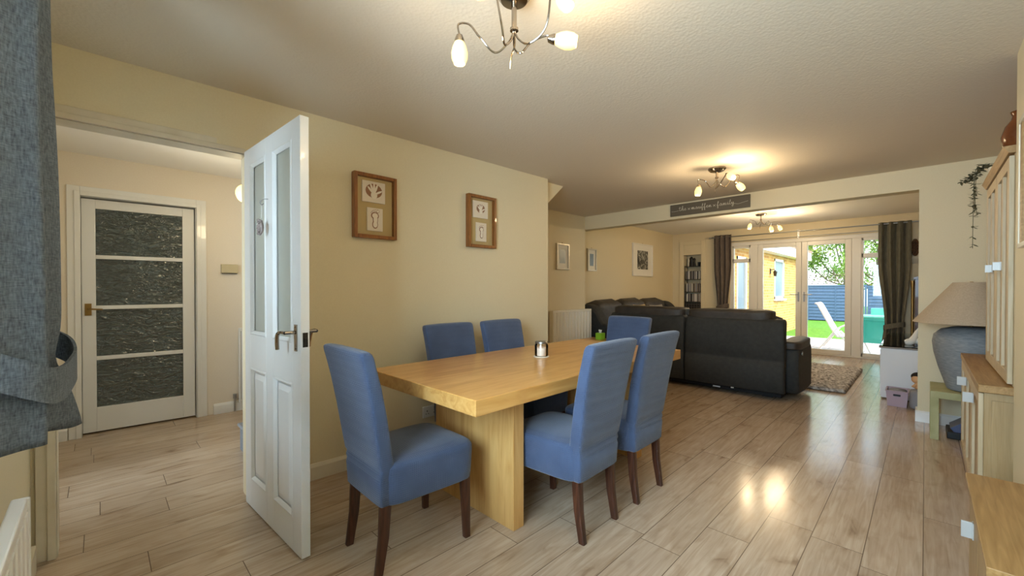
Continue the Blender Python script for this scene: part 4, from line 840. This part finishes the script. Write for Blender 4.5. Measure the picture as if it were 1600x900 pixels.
for a, b, z0, z1 in ops:
    f_ = obj('window', MB().box(-3.06, -2.99, a, a+.07, z0, z1).box(-3.06, -2.99, b-.07, b, z0, z1).box(-3.06, -2.99, a, b, z0, z0+.07).box(-3.06, -2.99, a, b, z1-.07, z1).box(-3.06, -2.93, a-.04, b+.04, z0-.05, z0), 'white_plastic', t)
    obj('pane', box(-3.04, -3.03, a+.07, b-.07, z0+.07, z1-.07), 'photo_blue', f_)
t = thing('wall_lantern', (-2.95, 12.95, 1.6), 'small dark outdoor lantern on the yellow brick wall', 'lantern')
obj('bracket', MB().box(-3.0, -2.98, 12.92, 12.98, 1.62, 1.76).tube([(-2.98, 12.95, 1.72), (-2.9, 12.95, 1.74), (-2.88, 12.95, 1.70)], .01), 'black', t); obj('lantern_body', MB().lathe([(.03, 0), (.045, .1), (.06, .11), (.01, .16)], (-2.88, 12.95, 1.55), 6), 'dark_steel', t)
# fence panels and low tiled shed
def fence_panel(x0, x1, y, z1, lab):
    t = thing('fence_panel', ((x0+x1)/2, y, GZ), lab, 'fence', 'blue fence panels at the end of the lawn')
    mbx = MB(); n = int((z1-GZ)/.13)
    for i in range(n):
        z = GZ+.02+i*(z1-GZ-.04)/n; mbx.prism([(y-.018, z+.012), (y+.010, z+.012), (y+.010, z+.128), (y+.002, z+.128)], 'x', x0+.04, x1-.04)
    obj('slats', mbx, 'fence_blue', t); obj('backing', box(x0+.02, x1-.02, y+.011, y+.02, GZ, z1-.02), 'fence_gap_shade', t)  # dark sheet added behind the slats as shade in the gaps
    mbx = MB()
    for x in (x0+.02, (x0+x1)/2, x1-.06): mbx.box(x, x+.04, y-.02, y, GZ, z1)
    mbx.box(x0, x1, y-.03, y+.02, z1-.05, z1); obj('frame', mbx, 'fence_blue', t)
    obj('post', box(x0-.06, x0, y-.04, y+.05, GZ, z1+.04), 'fence_blue', t)
labs = ['blue slatted fence panel leftmost beyond the lawn', 'blue slatted fence panel just right of the brick wing', 'blue slatted fence panel behind the deckchair', 'blue slatted fence panel behind the teal tub', 'blue slatted fence panel rightmost beyond the lawn']
for i in range(5): fence_panel(-7.3+1.9*i, -5.46+1.9*i, 21, 1.33 if i != 2 else 1.36, labs[i])
t = thing('garden_shed', (-4.2, 23, GZ), 'low neighbouring shed with wavy tiled roof behind the blue fence', 'shed')
obj('wall', box(-6.2, -2.2, 22.2, 23.8, GZ, 1.35), 'fence_blue', t)
mbx = MB()
for r_ in range(5):
    for c_i in range(20):
        x = -6.35+c_i*.215; y = 22.0+r_*.24; z = 1.40+r_*.10
        mbx.prism([(x, z), (x+.06, z+.05), (x+.16, z+.05), (x+.22, z), (x+.16, z+.035), (x+.06, z+.035)], 'y', y, y+.27)
obj('roof', mbx, 'roof_tile', t)
# trees
def tree(x, y, h, r, lab, m_, n, seed, base=.8):
    rg = random.Random(seed); t = thing('garden_tree', (x, y, GZ), lab, 'tree', 'trees behind the garden fence')
    tr = MB().tube([(x, y, GZ), (x+.1, y, h*.35), (x, y+.1, h*.6), (x+.2, y, h*.85)], [.16, .12, .08, .03], 8); tips = []
    for i in range(16):
        a = rg.uniform(0, 2*PI); z = h*rg.uniform(.18, .75); e = Vector((x+math.cos(a)*r*rg.uniform(.5, .95), y+math.sin(a)*r*rg.uniform(.4, .9), z+h*rg.uniform(.05, .3)))
        tr.tube(cat([(x, y, z), ((x+e.x)/2, (y+e.y)/2, z+.3), e], 4), .03, 5); tips.append(e)
    obj('trunk', tr, 'bark', t)
    lf = MB(); cl_ = [(rg.choice(tips)+Vector((rg.gauss(0, .3), rg.gauss(0, .3), rg.gauss(0, .35))), rg.uniform(.35, .7)) for _ in range(34)]
    for i in range(n):
        c_, rr_ = rg.choice(cl_); p = c_+Vector((rg.gauss(0, rr_*.6), rg.gauss(0, rr_*.6), rg.gauss(0, rr_*.5)))
        if p.z < base: p.z = base+rg.random()*.5
        a = Vector((rg.gauss(0, 1), rg.gauss(0, 1), rg.gauss(0, 1))).normalized(); b = a.orthogonal().normalized(); s_ = rg.uniform(.05, .10)
        lf.add([p-a*s_, p+b*s_*.5, p+a*s_, p-b*s_*.5], [(0, 1, 2, 3)])
    obj('foliage', lf, m_, t)
tree(-5.6, 26, 6.5, 2.0, 'yellow green tree at the left above the shed roof', 'leaf_yellow', 5200, 1, 1.2)
tree(-3.1, 28.5, 5.2, 2.4, 'broad green tree in the middle above the shed roof', 'leaf_green', 6000, 2, 1.2)
tree(-1.6, 26, 4.6, 1.9, 'green tree above the fence behind the teal tub', 'leaf_green', 5000, 3, 1.1)
tree(.6, 27, 4.2, 1.9, 'yellow green bushy tree at the far right above the fence', 'leaf_yellow', 4200, 4, 1.0)
tree(-7.6, 27, 5.0, 2.0, 'green tree partly behind the brick wing', 'leaf_green', 3500, 6, 1.0)
# deckchair
t = thing('deck_chair', (-1.35, 11.1, GZ), 'white framed garden deckchair with pale pink sling on the decking', 'chair')
Yc = 11.1; DZ = GZ+.01
fr_ = MB()
for s_ in (-.27, .27):
    fr_.tube(cat([(-1.66, Yc+s_, .90), (-1.60, Yc+s_, .84), (-1.34, Yc+s_, .30), (-1.22, Yc+s_, .22), (-.85, Yc+s_, .30)], 5), .018, 8)
    fr_.tube([(-1.60, Yc+s_, DZ+.012), (-1.30, Yc+s_, .38), (-1.18, Yc+s_, .45), (-.80, Yc+s_, .47)], .015, 8)
    fr_.tube([(-1.30, Yc+s_, .30), (-.95, Yc+s_, DZ+.012)], .015, 8)
fr_.tube([(-1.66, Yc-.27, .90), (-1.66, Yc+.27, .90)], .018, 8).tube([(-.85, Yc-.27, .30), (-.85, Yc+.27, .30)], .018, 8).tube([(-1.60, Yc-.27, DZ+.012), (-1.60, Yc+.27, DZ+.012)], .014, 8)
obj('frame', fr_, 'white_metal', t, smooth=True)
path = cat([(-1.655, 0, .89), (-1.60, 0, .83), (-1.34, 0, .29), (-1.22, 0, .215), (-.86, 0, .295)], 6)
sl = MB().grid(lambda u, v_: (path[int(round(v_*(len(path)-1)))].x, Yc-.25+.5*u, path[int(round(v_*(len(path)-1)))].z+.004), 4, len(path)-1)
obj('sling', sl, 'pink_sling', t, smooth='all', solid=.008)
# teal tub on white legs
t = thing('play_tub', (-.62, 10.35, GZ), 'teal plastic play tub on splayed white legs outside the right side light', 'tub')
tb = MB(); X0, X1, Y0, Y1 = -.92, -.30, 10.1, 10.6
def rr4(a, z): return sel((X0+X1)/2, (Y0+Y1)/2, z, (X1-X0)/2-a, (Y1-Y0)/2-a, 28, .3)
obj('tub_body', MB().rings([rr4(.05, .20), rr4(.03, .35), rr4(.0, .62), rr4(-.02, .625), rr4(-.02, .66), rr4(.02, .66), rr4(.06, .25)]), 'teal', t, smooth=True)
obj('lid', MB().rings([rr4(.0, .66), rr4(-.01, .68), rr4(-.005, .70), rr4(.05, .715)]), 'teal_light', t, smooth=True)
obj('back_panel', MB().box(-.74, -.34, 10.50, 10.53, .70, .84), 'teal_light', t, bevel=.01)
for x, y, sx_, sy_ in ((-.85, 10.16, -.0, -.06), (-.38, 10.16, .05, -.06), (-.85, 10.54, .12, .04), (-.38, 10.54, -.10, .04)): obj('leg', MB().tube([(x, y, .22), (x+sx_, y+sy_, DZ+.014)], .016, 8), 'white_metal', t, smooth=True)
